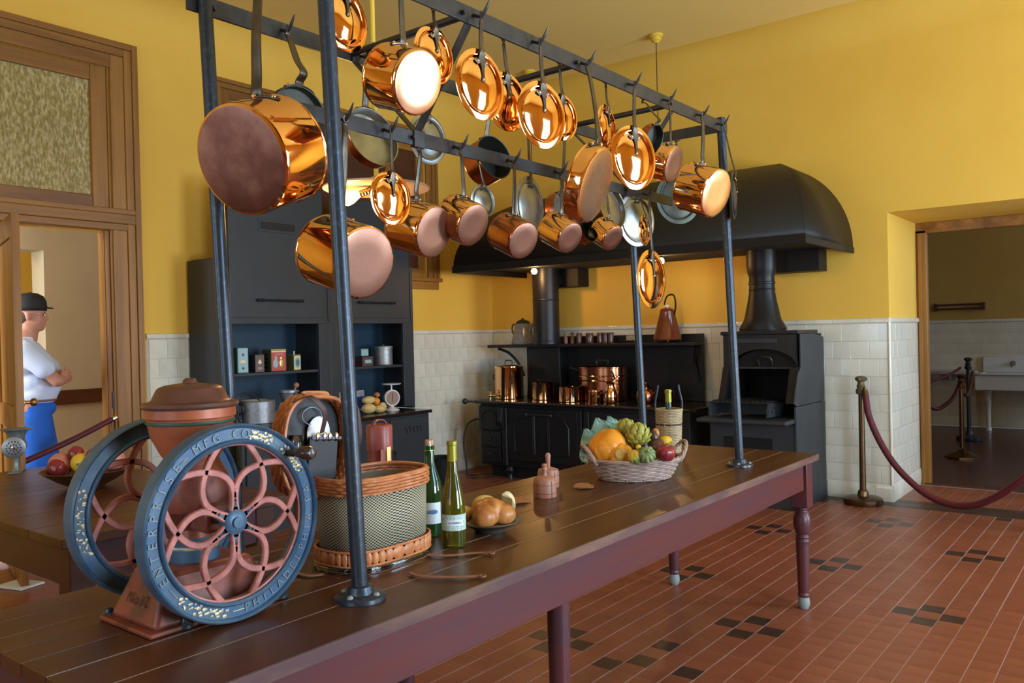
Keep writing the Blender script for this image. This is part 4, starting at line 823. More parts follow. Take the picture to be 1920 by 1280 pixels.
# hood
hd_ = thing('range_hood', 'huge black barrel-shaped hood over the range and broiler', 'hood', (-3.82, 6.8, 2.11))
def hp(b, name, m='hood', par=None, smooth=False, **k): return place(hd_, b.build(name, m, par or hd_, smooth=smooth, **k))
HX0, HX1, HY0, HZ = -5.585, -2.07, 6.17, 2.11
def vault():
    b = B(); n = 18; V = []
    for q in range(n+1):
        a = q*pi/2/n; d = .003+(YR-HY0)*sin(a); z = HZ+.04+.78*cos(a); ins = .72*(1-sin(a))
        V.append([b.bm.verts.new(p) for p in ((HX0+ins, YR-.002, z), (HX0+ins, YR-d, z), (HX1-ins, YR-d, z), (HX1-ins, YR-.002, z))])
    return b, V
for nm_, i0 in (('end_skin', 0), ('front_skin', 1), ('end_skin', 2)):
    b, V = vault()
    for a, c in zip(V, V[1:]): b.bm.faces.new((a[i0], a[i0+1], c[i0+1], c[i0]))
    loose = [v for v in b.bm.verts if not v.link_faces]; bmesh.ops.delete(b.bm, geom=loose, context='VERTS')
    hp(b, nm_, 'hood', smooth=True, solid=.006)
hp(B().bb((HX0-.012, HY0-.012, HZ), (HX1+.012, HY0+.006, HZ+.07)), 'front_lip', 'hood', bev=.003)
hp(B().bb((HX0-.012, HY0+.006, HZ), (HX0+.006, YR-.003, HZ+.05)), 'end_lip', 'hood', bev=.003)
hp(B().bb((HX1-.006, HY0+.006, HZ), (HX1+.012, YR-.003, HZ+.05)), 'end_lip', 'hood', bev=.003)
hp(B().bb((HX0+.1, HY0+.1, HZ+.05), (HX1-.1, YR-.05, HZ+.055)), 'inner_baffle', 'black')
for x0, x1, zz_ in ((-5.30, -4.76, 1.97), (-2.86, -2.29, 1.97)): hp(B().bb((x0, 7.18, zz_), (x1, 7.385, 2.16)), 'flue_box', 'hood', bev=.004)

# broiler / oven at the right
br = thing('broiler', 'black iron broiler with an arched open mouth beside the range', 'oven', (-2.7, 7.0, 0))
def bp(b, name, m='range', par=None, smooth=False, **k): return place(br, b.build(name, m, par or br, smooth=smooth, **k))
BF, BL, BR = 6.62, -2.95, -2.335
bp(B().bb((-3.07, BF+.01, 0), (BR, 7.34, .70)), 'base_cabinet', 'cab', bev=.004)
bp(B().bb((-2.94, BF+.002, .08), (-2.52, BF+.014, .575)), 'ash_opening', 'black')
bp(B().bb((-2.335, BF, 0), (-2.318, 7.35, .84)), 'side_plate', 'cab', bev=.002)
bp(B().prism([(BF+.02,.845),(BF-.03,.87),(BF+.02,1.0),(BF+.08,1.12),(BF+.14,1.16),(BF+.14,1.43),(7.12,1.43),(7.35,1.40),(7.35,.845)], -2.332, -2.320, 'yz'), 'side_cheek', 'cab', bev=.002)
bp(B().prism([(BF+.10,1.16),(BF+.04,1.0),(BF-.02,.87),(BF+.03,.86),(BF+.10,1.0),(BF+.16,1.16)], -2.40, -2.336, 'yz'), 'mouth_cheek', 'range', bev=.003)
bp(B().prism([(BF+.10,1.16),(BF+.04,1.0),(BF-.02,.87),(BF+.03,.86),(BF+.10,1.0),(BF+.16,1.16)], -2.98, -2.93, 'yz'), 'mouth_cheek', 'range', bev=.003)
# upper front with an arched cut
arch = [(-2.90,1.16)]+[(-2.62-.28*cos(q*pi/14), 1.16+.15*sin(q*pi/14)) for q in range(15)]+[(-2.34,1.16)]
outer = [(-2.335,1.16),(-2.335,1.43),(-2.97,1.43),(-2.97,1.16)]
b = B(); A_ = arch; n_ = len(A_)
top_ = [(p[0] if 0 < i < n_-1 else p[0], 1.43) for i, p in enumerate(A_)]
for y in (BF+.10, BF+.13):
    va = [b.bm.verts.new((p[0], y, p[1])) for p in A_]; vt = [b.bm.verts.new((p[0], y, 1.43)) for p in A_]
    for i in range(n_-1):
        if abs(A_[i][0]-A_[i+1][0]) > 1e-6: b.bm.faces.new((va[i], va[i+1], vt[i+1], vt[i]))
b.bb((-2.97, BF+.10, 1.16), (-2.90, BF+.13, 1.43))
bp(b, 'arched_front', 'range')
bp(B().bb((-2.99, BF+.08, 1.43), (-2.32, 7.2, 1.462)), 'canopy_top', 'range', bev=.008)
bp(B().bb((-2.86, BF+.092, 1.36), (-2.50, BF+.10, 1.40)), 'maker_plate', 'cab', bev=.003)
bp(B().bb((-2.97, 7.25, .70), (-2.335, 7.33, 1.43)), 'back_plate', 'black'); bp(B().bb((-2.985, BF+.13, .86), (-2.96, 7.3, 1.43)), 'side_cheek', 'range')
ad = bp(B().tube(spline([(-2.90,BF+.16,1.15),(-2.62,BF+.165,1.15),(-2.345,BF+.16,1.15)], 4), 0, flat=(.012,.01), wdir=(0,1,0)), 'mouth_bar', 'iron', smooth=True)
b = B(); b.prism([(p[0]*.98-2.62*.02, p[1]-.005) for p in arch[1:-1]], BF+.17, BF+.185, 'xz'); sd = bp(b, 'arched_door', 'black')
bp(B().tube(spline([(-2.67,BF+.15,1.17),(-2.675,BF+.12,1.23),(-2.62,BF+.11,1.245),(-2.565,BF+.12,1.23),(-2.56,BF+.15,1.17)], 5), .008), 'door_bail', 'iron', sd, smooth=True)
gr = bp(B().bb((-3.0, BF-.12, .872), (-2.50, BF+.35, .878)), 'grate_tray', 'iron')
for q in range(12): bp(B().cyl((-2.98+q*.043, BF-.12, .884), (-2.98+q*.043, BF+.30, .884), .005, n=6), 'grate_bar', 'iron', gr, smooth=True)
bp(B().prism([(BF-.13,.76),(BF-.10,.875),(BF+.2,.875),(BF+.2,.75)], -2.515, -2.500, 'yz').bb((-3.02, BF-.12, .76), (-3.0, BF+.2, .875)).bb((-3.02,BF+.2,.75),(-2.5,BF+.22,.875)), 'fire_basket', 'cab')
for y, z in ((BF-.05,.80),(BF+.0,.83),(BF+.04,.79)): bp(B().cyl((-2.500,y,z), (-2.494,y,z), .010, n=10), 'air_hole', 'black', smooth=True)
bp(B().bb((-3.10, BF-.20, .705), (-2.33, BF+.3, .742)), 'front_shelf', 'cab', bev=.012)
bp(B().prism([(-2.335,.0),(-2.318,.0),(-2.318,.05),(-2.335,.05)], BF-.02, 7.37, 'xz'), 'foot_plinth', 'range')
op = thing('tapered_flue', 'black flue flaring downward from its elbow onto the broiler', 'flue', (-2.72, 6.98, 1.463))
B().lathe([(0,0),(.20,0),(.205,.02),(.16,.10),(.125,.26),(.112,.34),(.110,.40),(.116,.405),(.116,.42),(.110,.425),(.110,.47),(.122,.50),(.130,.56),(.130,.72)], n=36, sy=.8).lathe([(.111,.345),(.115,.35),(.115,.36),(.111,.365)], n=36, sy=.8).build('flue_cone', 'range', op)

# utensils on the range
def pot(name, label, cat, x, y, z, r, h, m='copper', group='copper pots on the range top', hang=None, lidm=None, knob=True, **k):
    t = thing(name, label, cat, (x, y, z), group=group)
    B().lathe([(0,0),(r*.95,0),(r,.006),(r,h-.004),(r*1.02,h),(r*1.0,h+.003),(r*.97,h),(r*.97,.012),(0,.012)], n=40).build('body', m, t)
    if lidm:
        B().lathe([(r*1.03,h),(r*1.03,h+.008),(r*.9,h+.016),(r*.3,h+.024),(0,h+.026)], n=40).build('lid', lidm, t)
    return t
def long_handle(t, r, h, az, ln, m='iron', rise=.06):
    d = Vector((cos(az), sin(az), 0)); o = B().tube(spline([d*r+Vector((0,0,h-.02)), d*(r+.03)+Vector((0,0,h-.012)), d*(r+ln*.5)+Vector((0,0,h+rise*.5)), d*(r+ln)+Vector((0,0,h+rise))], 4), 0, flat=(.010,.004), wdir=(0,0,1) if abs(d.z) > .5 else Vector((-sin(az), cos(az), 0))).build('handle', m, t)
    B().ball(d*(r+.004)+Vector((0,0,h-.03)), (.012,.012,.018), 10).build('handle_root', m, o)
RZ = .801
t = pot('stockpot', 'tall copper stockpot with a brass tap and bail-handled lid, far left on the range', 'pot', -5.51, 6.93, RZ, .155, .335, lidm='copper')
B().tube(spline([(-.045,0,.36),(-.045,0,.40),(.0,0,.405),(.045,0,.40),(.045,0,.36)], 4), .006).build('lid_handle', 'iron', t)
B().tube(spline([(-.16,-.02,.26),(-.185,-.03,.25),(-.185,-.03,.20),(-.16,-.02,.19)], 4), .007).build('side_handle', 'iron', t)
B().tube(spline([(.12,-.10,.25),(.16,-.15,.24),(.15,-.15,.17),(.11,-.11,.16)], 4), .008).build('side_handle', 'iron', t)
B().cyl((-.07,-.13,.04), (-.10,-.21,.04), .012).ball((-.10,-.20,.04), .022, 12).cyl((-.10,-.20,.04), (-.10,-.20,.0), .011).cyl((-.14,-.20,.075), (-.06,-.20,.075), .007).cyl((-.10,-.20,.04), (-.10,-.20,.08), .008).build('tap', 'brass', t)
t = pot('saucepan', 'copper saucepan second from the left on the range, iron handle towards the room', 'pan', -5.06, 6.93, RZ, .115, .175); long_handle(t, .115, .13, -1.1, .20, rise=.09)
t = pot('saucepan', 'copper saucepan in the middle of the range with its handle to the right', 'pan', -4.64, 6.80, RZ, .105, .145); long_handle(t, .11, .10, -.6, .22, rise=.08)
t = pot('boiler', 'big oval copper boiler with dark lid, at the centre back of the range', 'pot', -4.42, 7.07, RZ, .215, .33, 'copperd', lidm='copperd'); t.scale = (1.22, .9, 1)
B().lathe([(.227,.24),(.232,.245),(.232,.25),(.227,.255)], n=40).lathe([(.227,.20),(.232,.205),(.227,.21)], n=40).build('hoop', 'copper', t)
B().tube(spline([(-.05,0,.365),(-.05,0,.40),(.05,0,.40),(.05,0,.365)], 4), .008).build('lid_handle', 'iron', t)
B().tube(spline([(-.22,-.05,.30),(-.29,-.06,.33),(-.29,-.02,.32),(-.22,0,.30)], 4), .008).build('side_handle', 'iron', t); B().tube(spline([(.16,-.17,.30),(.19,-.21,.29),(.20,-.19,.23),(.17,-.16,.22)], 4), .008).build('side_handle', 'iron', t)
t = pot('copper_cup', 'small copper cup with a side handle in front of the boiler', 'cup', -4.33, 6.77, RZ, .058, .115); long_handle(t, .055, .09, -.3, .13, 'copperd', .03)
t = thing('copper_jug', 'curvy copper jug before the right side of the boiler', 'jug', (-4.15, 6.78, RZ), group='copper pots on the range top')
B().lathe([(0,0),(.055,0),(.06,.01),(.062,.08),(.045,.14),(.036,.17),(.045,.20),(.048,.203),(.044,.20),(0,.19)], n=30).build('body', 'copper', t); B().tube(spline([(.045,0,.19),(.085,0,.17),(.08,0,.09),(.06,0,.06)], 4), .006).build('handle', 'copper', t)
t = thing('copper_teakettle', 'small lidded copper kettle with a knob, right of the back post', 'kettle', (-3.85, 6.92, RZ), group='copper pots on the range top')
B().lathe([(0,0),(.075,0),(.085,.02),(.088,.07),(.08,.12),(.055,.15),(.05,.155),(.03,.175),(.012,.19),(.01,.20),(.016,.21),(0,.222)], n=36).build('body', 'copperd', t); B().tube([(.07,0,.08),(.12,0,.12),(.15,0,.17)], [.02,.013,.01]).build('spout', 'copperd', t)
t = pot('copper_mug', 'plain dark copper mug behind the wicker bottle holder', 'cup', -3.62, 6.95, RZ, .05, .12, 'copperd')
# shelf goods
HZ_ = 1.373
t = thing('coffee_pot', 'grey enamel coffee pot on the left end of the high shelf', 'pot', (-5.49, 7.17, HZ_))
B().lathe([(0,0),(.125,0),(.13,.01),(.085,.22),(.08,.225)], n=36).build('body', 'enamel', t); B().lathe([(.082,.225),(.07,.25),(.03,.27),(.008,.275),(.012,.285),(0,.292)], n=30).build('lid', 'tind', t)
B().tube([(.09,0,.15),(.12,0,.20),(.135,0,.225)], [.025,.018,.016]).build('spout', 'enamel', t); B().tube(spline([(-.085,0,.21),(-.135,0,.22),(-.15,0,.16),(-.12,0,.09)], 4), .008).build('handle', 'tind', t)
t = thing('enamel_coffee_boiler', 'tall brown enamel coffee boiler with hooped handle on the high shelf\'s right part', 'kettle', (-3.73, 7.16, HZ_))
B().lathe([(0,.02),(.135,.02),(.14,.03),(.07,.29),(.072,.30),(.06,.32),(.02,.335),(0,.34)], n=36).build('body', 'enamelb', t); B().ball((-.0,0,.345), .018).build('knob', 'white', t)
B().tube(spline([(-.03,0,.36),(.0,0,.44),(.07,0,.45),(.09,0,.36),(.075,0,.25)], 5), .008).build('handle', 'black', t)
for a in (.5, 2.0, 3.6, 5.2): B().ball((.12*cos(a), .12*sin(a), .012), .012, 8).build('foot', 'enamelb', t)
t = B().lathe([(0,0),(.022,0),(.024,.05),(.015,.07),(.01,.075),(.016,.10),(.012,.115),(0,.118)], n=16).build('wooden_mill', 'mold'); t.location = (-4.945, 7.2, HZ_); tag(t, 'pale wooden peg-shaped mill just right of the stovepipe', 'mill', 'small wares on the high shelf')
t = B().lathe([(0,0),(.022,0),(.024,.06),(.013,.075),(.012,.09),(.018,.105),(.012,.12),(0,.122)], n=16).build('wooden_mill', 'mold'); t.location = (-4.862, 7.2, HZ_); t.data.materials[0] = M['jar']; tag(t, 'dark wooden mill second from the stovepipe', 'mill', 'small wares on the high shelf')
for x, r, lb in ((-4.775, .030, 'narrow brown jar next to the wooden mills'), (-4.645, .042, 'widest brown jar on the high shelf'), (-4.52, .032, 'brown jar, first of the right-hand three on the high shelf'), (-4.455, .032, 'brown jar in the middle of the right-hand three'), (-4.39, .030, 'brown jar at the right end of the row of jars')):
    t = thing('stoneware_jar', lb, 'jar', (x, 7.2, HZ_), group='small wares on the high shelf')
    B().lathe([(0,0),(r,0),(r*1.02,.006),(r,.085),(r*.94,.095)], n=20).build('jar_body', 'jar', t); B().lathe([(r*.96,.092),(r*.98,.1),(r*.9,.108),(0,.11)], n=20).build('jar_lid', 'rust', t)
# black bucket by the press
t = thing('coal_scuttle', 'black bucket on the floor between the press and the range', 'bucket', at(826, 905, Z=0))
B().lathe([(0,0),(.11,0),(.12,.01),(.145,.26),(.15,.265),(.14,.262),(.11,.02),(0,.02)], n=28).build('pail', 'black', t); B().tube(spline([(0,-.145,.26),(0,-.16,.18),(0,0,.10),(0,.16,.18),(0,.145,.26)], 4), .004).build('bail', 'iron', t)
# ---------------------------------------------------------------- coffee mill
ml = thing('coffee_mill', 'large hand-cranked iron coffee mill with two blue flywheels and red flower-shaped spokes', 'mill', (-1.91, 1.12, TZ))
def mp_(b, name, m, par=None, smooth=True, **k):
    return b.build(name, m, par or ml, smooth=smooth, **k)
# local frame: x along the axle towards the room, y along the table
def fbox(b, x0, x1, y0, y1, z0, z1, tx=0, ty=0):
    P = [(x0,y0,z0),(x1,y0,z0),(x1,y1,z0),(x0,y1,z0),(x0+tx,y0+ty,z1),(x1-tx,y0+ty,z1),(x1-tx,y1-ty,z1),(x0+tx,y1-ty,z1)]
    v = [b.bm.verts.new(p) for p in P]
    for q in ((3,2,1,0),(4,5,6,7),(0,1,5,4),(1,2,6,5),(2,3,7,6),(3,0,4,7)): b.bm.faces.new([v[i] for i in q])
    return b
mp_(fbox(B(), -.105, .135, -.19, .17, .001, .012), 'base_flange', 'grindr', bev=.003)
mp_(fbox(B(), -.09, .125, -.175, .155, .010, .125, .035, .05), 'base_box', 'grindr', bev=.012)
for x, y in ((-.095,-.17),(.125,-.10),(.125,.165),(-.095,.15)): mp_(B().lathe([(0,0),(.018,0),(.018,.008),(.010,.014),(.008,.022),(0,.024)], (x,y,.003), n=12), 'foot_bolt', 'pole')
mp_(B().lathe([(.05,.12),(.062,.125),(.062,.165),(.052,.172),(.045,.18)], n=28), 'grinding_ring', 'wheelb')
mp_(B().lathe([(.0625,.155),(.0635,.158),(.0625,.162)], n=28), 'gilt_ring', 'gold')
mp_(B().lathe([(.045,.175),(.040,.20),(.055,.225),(.085,.25),(.092,.285),(.085,.33),(.070,.36),(.064,.375),(.070,.385)], n=32), 'body_bowl', 'grindr')
hp_ = mp_(B().lathe([(.066,.375),(.075,.39),(.095,.43),(.104,.475),(.108,.478),(.108,.50),(.100,.502)], n=40), 'hopper', mat('orange_red_hopper', (.46,.13,.055), .4, .1, noise=7, col2=(.30,.08,.04), ramp=(.4,.7), bump=(24,.12,.002)))
mp_(B().lathe([(.1035,.462),(.1050,.463),(.1057,.468),(.1050,.4705)], n=40), 'green_stripe', 'green', hp_)
mp_(B().lathe([(.100,.500),(.113,.500),(.116,.506),(.113,.514),(.100,.516),(.092,.520),(.080,.545),(.074,.551),(.060,.556),(.03,.560),(.018,.561),(.016,.568),(.010,.573),(0,.574)], n=44), 'hopper_lid', mat('brown_lid_iron', (.17,.07,.05), .36, .3, noise=5, col2=(.11,.05,.04)))
AX = .235
mp_(B().cyl((-.175,0,AX), (.185,0,AX), .013), 'axle', 'pole')
mp_(fbox(B(), -.075, .11, -.03, .03, AX-.035, AX+.035), 'bearing', 'grindr', bev=.01)
def flywheel(x, R, front):
    w = bpy.data.objects.new('flywheel', None); 
    s = 1
    rim = B().lathe([(R*.80,-.020),(R,-.020),(R*1.0,.020),(R*.985,.024),(R*.965,.020),(R*.955,.012),(R*.845,.012),(R*.835,.020),(R*.82,.023),(R*.795,.018),(R*.79,-.016),(R*.80,-.020)], (x,0,AX), (1,0,0), 72)
    o = mp_(rim, 'flywheel', 'wheelb')
    # six petals of an interlaced rosette plus the short arcs to the rim
    for k in range(6):
        a = k*pi/3+pi/6*0+.0; ca, sa = cos(a), sin(a); L = R*.79; hw = R*.165
        def P(u, v): return (x+.004, u*ca-v*sa, AX+u*sa+v*ca)
        for sg in (-1, 1): mp_(B().tube(spline([P(R*.10, sg*R*.035), P(R*.22, sg*R*.115), P(R*.36, sg*R*.162), P(R*.50, sg*R*.125), P(R*.62, sg*R*.015), P(R*.705, -sg*R*.115), P(R*.770, -sg*R*.27)], 5), 0, flat=(.0078,.006), wdir=tuple(Vector(P(0,1))-Vector(P(0,0)))), 'petal_spoke', 'wheelr', o)
    mp_(B().lathe([(R*.778,-.005),(R*.80,-.007),(R*.80,.007),(R*.778,.005),(R*.778,-.005)], (x+.004,0,AX), (1,0,0), 72), 'spoke_ring', 'wheelr', o)
    st = []
    for i in range(12):
        rr = R*.27 if i % 2 == 0 else R*.10
        a = i*pi/6; st.append((rr*cos(a+pi/6), AX+rr*sin(a+pi/6)))
    h = B(); h.prism(st, x-.010, x+.010, 'yz'); mp_(h, 'hub_star', 'wheelb', o, smooth=False, bev=.002)
    mp_(B().lathe([(0,-.014),(.030,-.014),(.030,.010),(.026,.014),(.013,.016),(.013,.022),(0,.023)], (x,0,AX), (1,0,0), 24), 'hub', 'wheelb', o)
    return o
WR = .232
fwh = flywheel(.175, WR, 1); rwh = flywheel(-.165, WR, 0)
# raised lettering round the front rim
def ring_text(s, a0, step, rad, size, flip, par, m='wheelb', x=.187):
    bm_ = bmesh.new()
    for i, ch in enumerate(s):
        if ch == ' ': continue
        a = a0+step*i
        rv = Vector((0, cos(a), sin(a))); tv = Vector((0, -sin(a), cos(a)))
        yv = rv*(-1 if flip else 1); xv = yv.cross(Vector((1,0,0)))
        text_bm(bm_, ch, frame_mtx(Vector((x, 0, AX))+rv*rad, xv, yv, (1,0,0)), size*1.1, .0028)
    b = B(); b.bm.free(); b.bm = bm_
    return b.build('raised_lettering', m, par, smooth=False)
LM = mat('letter_blue_grey', (.17,.22,.24), .45, .2); M['letter'] = LM
ring_text('ENTERPRISE', radians(208), -radians(8.1), WR*.895, .026, False, fwh, 'letter')
ring_text('MFG', radians(118), -radians(7.2), WR*.895, .026, False, fwh, 'letter'); ring_text('CO', radians(118-28.8), -radians(7.2), WR*.895, .026, False, fwh, 'letter')
ring_text('PHILADELPHIA', radians(-84), radians(7.0), WR*.895, .024, True, fwh, 'letter')
ring_text('PA', radians(6), radians(7.2), WR*.895, .024, True, fwh, 'letter'); ring_text('USA', radians(6+21.6), radians(7.2), WR*.895, .024, True, fwh, 'letter')
def decal(a0, a1, rad, par, x=.1885, seed=1):
    r = random.Random(seed); b = B()
    for i in range(34):
        a = a0+(a1-a0)*i/33; rr = rad+.008*sin(i*1.7)+r.uniform(-.004,.004)
        b.ball((x, rr*cos(a), AX+rr*sin(a)), (.0006, r.uniform(.002,.006), r.uniform(.002,.005)), 8)
    return b.build('gilt_decal', 'gold', par)
decal(radians(225), radians(262), WR*.895, fwh); decal(radians(28), radians(50), WR*.895, fwh, seed=3); decal(radians(60), radians(78), WR*.895, fwh, seed=4)
decal(radians(160), radians(205), WR*.895, rwh, x=-.152, seed=5)
for a0, a1 in ((214,223),(126,132),(266,274),(52,58)): mp_(B().tube([(.1878, WR*.895*cos(radians(a0+(a1-a0)*i/6)), AX+WR*.895*sin(radians(a0+(a1-a0)*i/6))) for i in range(7)], .0011, n=5), 'gilt_line', 'gold', fwh)
ca = radians(44); cy, cz = WR*.90*cos(ca), AX+WR*.90*sin(ca)
mp_(B().lathe([(0,.0),(.009,.0),(.010,.018),(.007,.022),(.012,.032),(.0175,.055),(.018,.072),(.013,.084),(0,.088)], (.19,cy,cz), (1,.12,.05), 24), 'crank_handle', 'dkwood', fwh)
text('front_lettering', 'No.12', frame_mtx((.015, -.1575, .062), (1,0,0), (0,.45,1), (0,-1,.45)), .036, 'egg', ml)

# ---------------------------------------------------------------- picnic basket with its raised lid
bk = thing('picnic_basket', 'checked-cloth picnic basket with orange wicker bands, standing on a clear tray', 'basket', (-1.868, 1.680, TZ), radians(2))
def dshape(w, d, n=44, p=2.8):
    """rounded-D outline: full at the room side, flatter at the back; w along y, d along x"""
    out = []
    for i in range(n):
        a = 2*pi*i/n; c, s = cos(a), sin(a)
        out.append((abs(c)**(2/p)*math.copysign(d/2, c), abs(s)**(2/p)*math.copysign(w/2, s)))
    return out
def sweep_wall(b, outl, z0, z1, s0=1., s1=1., uv=False):
    n = len(outl); A = [b.bm.verts.new((x*s0, y*s0, z0)) for x, y in outl]; C = [b.bm.verts.new((x*s1, y*s1, z1)) for x, y in outl]
    L = b.bm.loops.layers.uv.new('UVMap') if uv else None
    for i in range(n):
        f = b.bm.faces.new((A[i], A[(i+1) % n], C[(i+1) % n], C[i]))
        if uv:
            for lp, (u, v) in zip(f.loops, ((i/n,0),((i+1)/n,0),((i+1)/n,1),(i/n,1))): lp[L].uv = (u, v)
    return b
DW, DD = .342, .235
ol = dshape(DW, DD); olb = dshape(DW*1.06, DD*1.06)
o = sweep_wall(B(), ol, .05, .225, .97, 1.0, uv=True).build('cloth_side', 'check', bk, solid=.003)
sweep_wall(B(), ol, .06, .24, .955, .975).build('lining', 'linen', bk); b = B(); b.prism([(x*.95, y*.95) for x, y in ol], .055, .06, 'xy'); b.build('inner_bottom', 'linen', bk)
def weave(outl, z, amp, nst, r, ph, m=3):
    n = len(outl)*m; pts = []
    for i in range(n):
        f = i/m; k = int(f); t = f-k; a, c = outl[k % len(outl)], outl[(k+1) % len(outl)]; x, y = a[0]+(c[0]-a[0])*t, a[1]+(c[1]-a[1])*t
        s = 1+amp*sin(2*pi*nst*i/n+ph)/max(math.hypot(x, y), .01); pts.append((x*s, y*s, z))
    return pts
for z, r, ph in ((.222,.0045,0),(.231,.0045,pi),(.240,.0045,0),(.249,.0045,pi),(.258,.005,0)): B().tube(weave(dshape(DW*1.035, DD*1.05), z, .0022, 22, r, ph), r, n=6, closed=True).build('wicker_strand', 'wick', bk)
for z in (.262,): B().tube([(x, y, z) for x, y in dshape(DW*1.02, DD*1.02)], .006, n=8, closed=True).build('rim_roll', 'wick', bk)
ob = dshape(DW*1.05, DD*1.06)
B().tube([(x, y, .022) for x, y in ob], .004, n=8, closed=True).tube([(x, y, .062) for x, y in ob], .004, n=8, closed=True).build('base_band_edge', 'wick', bk)
for i in range(44):
    x, y = ob[i]; x2, y2 = ob[(i+1) % 44]; mx, my = (x+x2)/2, (y+y2)/2; a = math.atan2(y2-y, x2-x)
    B().ball((mx*1.0, my*1.0, .042), (max(math.hypot(x2-x, y2-y)*.55, .004), .005, .021), 8, Matrix.Rotation(a, 3, 'Z')).build('band_splint', 'wick', bk)
b = sweep_wall(B(), dshape(DW*1.07, DD*1.09), .0, .022); b.prism([(x*1.0, y*1.0) for x, y in dshape(DW*1.06, DD*1.08)], .001, .006, 'xy'); b.build('clear_tray', 'clear', bk, solid=.002)
def strap(name, pts, label, w=.006, par=bk, m='strap'):
    b = B(); b.tube(spline(pts, 6), 0, flat=(w, .0016), wdir=(0,0,1) if False else None) if False else b.tube(spline(pts, 6), 0, flat=(w, .0016), wdir=(.3,.3,.9) if name == 'lid_strap' else (1,0,.05))
    return b.build(name, m, par)
def bkp(px, py, z): 
    v = Matrix.Rotation(radians(-2), 3, 'Z') @ (at(px, py, Z=TZ+z) - bk.location); return (v.x, v.y, v.z)
def table_strap(p, label):
    o = B().tube(spline([bkp(*q, .006) for q in p], 6), 0, flat=(.0062, .0022), wdir=(-.62,.79,0)).build('closing_strap', 'strap', bk); e = bkp(*p[-1], .008)
    B().lathe([(.007,-.002),(.010,-.002),(.010,.002),(.007,.002),(.007,-.002)], e, None, 14).build('strap_ring', 'strap', o); return o
table_strap([(768,1073),(790,1080),(860,1081),(905,1079)], ''); table_strap([(800,1040),(840,1041),(890,1036),(922,1036)], ''); table_strap([(606,1076),(575,1079),(550,1072)], '')
# lid: a shallow wicker dish standing upright on the far-left rim, its lining fitted with cutlery
LW, LH = .235, .285
tilt = Matrix.Rotation(radians(0), 4, 'Z')
lm = frame_mtx(at(594, 836, X=-1.915), (0,1,-.10), (.0,.10,1), (1,0,0))
ld = bpy.data.objects.new('raised_lid', None); COL.objects.link(ld); ld.parent = bk; bpy.context.view_layer.update(); ld.matrix_parent_inverse = bk.matrix_world.inverted(); ld.matrix_world = lm; ld['label'] = 'raised wicker lid fitted with plate, glass and cutlery'; M['lining'] = mat('black_lining', (.02,.022,.025), .5)
lo = [(y*LW/.235, x) for x, y in []] or [(abs(cos(a))**(2/3)*math.copysign(LW/2, cos(a)), abs(sin(a))**(2/3)*math.copysign(LH/2, sin(a))) for a in [2*pi*i/44 for i in range(44)]]
for k, z in enumerate((-.045,-.034,-.023,-.012,-.001)): B().tube(weave(lo, z, .002, 22, .005, (k % 2)*pi), .0062, n=6, closed=True).build('wicker_strand', 'wick', ld)
B().tube([(x, y, .006) for x, y in lo], .0055, n=8, closed=True).build('rim_roll', 'wick', ld)
b = B(); b.prism([(x*.97, y*.97) for x, y in lo], -.045, -.040, 'xy'); b.build('lid_lining', 'lining', ld)
B().ball((.028,.035,-.030), (.042,.050,.004), 24).build('white_plate', 'white', ld, label='white plate')
B().box((.038,-.038,-.02), (.105,.125,.012)).build('black_pocket', 'lining', ld, smooth=False, bev=.004); B().box((.045,.022,-.012), (.11,.010,.006)).build('pocket_trim', 'wheelb', ld, smooth=False, bev=.002)
for x in (.01, .035, .055, .08): B().ball((x, .026, -.010), (.009,.014,.004), 10).build('cutlery', 'chrome', ld)
for x in (-.06,): 
    B().lathe([(.018,-.035),(.020,.02),(.021,.05)], (x,-.02,-.020), (0,1,0), 20).build('glass_tumbler', 'clear', ld, solid=.0015); B().lathe([(.019,-.04),(.021,-.03),(.021,.0),(.019,0)], (x,-.05,-.020), (0,1,0), 20).build('glass_foot', 'chrome', ld)
B().tube([(.035*cos(a), .085+.025*sin(a), -.03) for a in [2*pi*i/20 for i in range(20)]], .002, closed=True).build('corkscrew_ring', 'steel', ld)
B().tube(spline([(-.09,.125,.0),(-.06,.14,.035),(-.015,.10,.045),(.0,.04,.02)], 6), 0, flat=(.008,.0016), wdir=(.9,.3,0)).build('lid_strap', 'straps', ld); B().tube(spline([(.07,.135,.0),(.11,.12,.03),(.135,.04,.03),(.14,.0,.02)], 6), 0, flat=(.007,.0016), wdir=(.9,.3,0)).build('lid_strap', 'straps', ld)
B().tube(spline([(-.045,.148,-.02),(-.035,.151,-.02),(.035,.153,-.02),(.045,.146,-.02)], 5), .006).build('lid_grip', 'wick', ld)

# ---------------------------------------------------------------- bottles, bread, moulds, cards
t = thing('wine_bottle', 'dark green sparkling-wine bottle with a corked top, the rear one of the pair', 'bottle', (-1.925, 1.985, TZ+.001), radians(-35), 'wine bottles by the picnic basket')
B().lathe([(0,.004),(.030,.0),(.038,.003),(.040,.012),(.040,.15),(.036,.18),(.024,.215),(.0165,.245),(.0155,.285),(.0175,.287),(.0175,.298),(.0145,.30)], n=36).build('bottle_glass', 'gbottle', t)
B().lathe([(0,.298),(.0125,.298),(.0145,.305),(.0135,.318),(0,.319)], n=20).build('cork', 'cork', t)
B().tube([(.0165*cos(a), .0165*sin(a), .284) for a in [2*pi*i/14 for i in range(14)]], .001, closed=True, n=5).tube([(.016,0,.284),(.014,0,.315),(0,0,.321),(-.014,0,.315),(-.016,0,.284)], .0008, n=5).build('cork_wire', 'chrome', t)
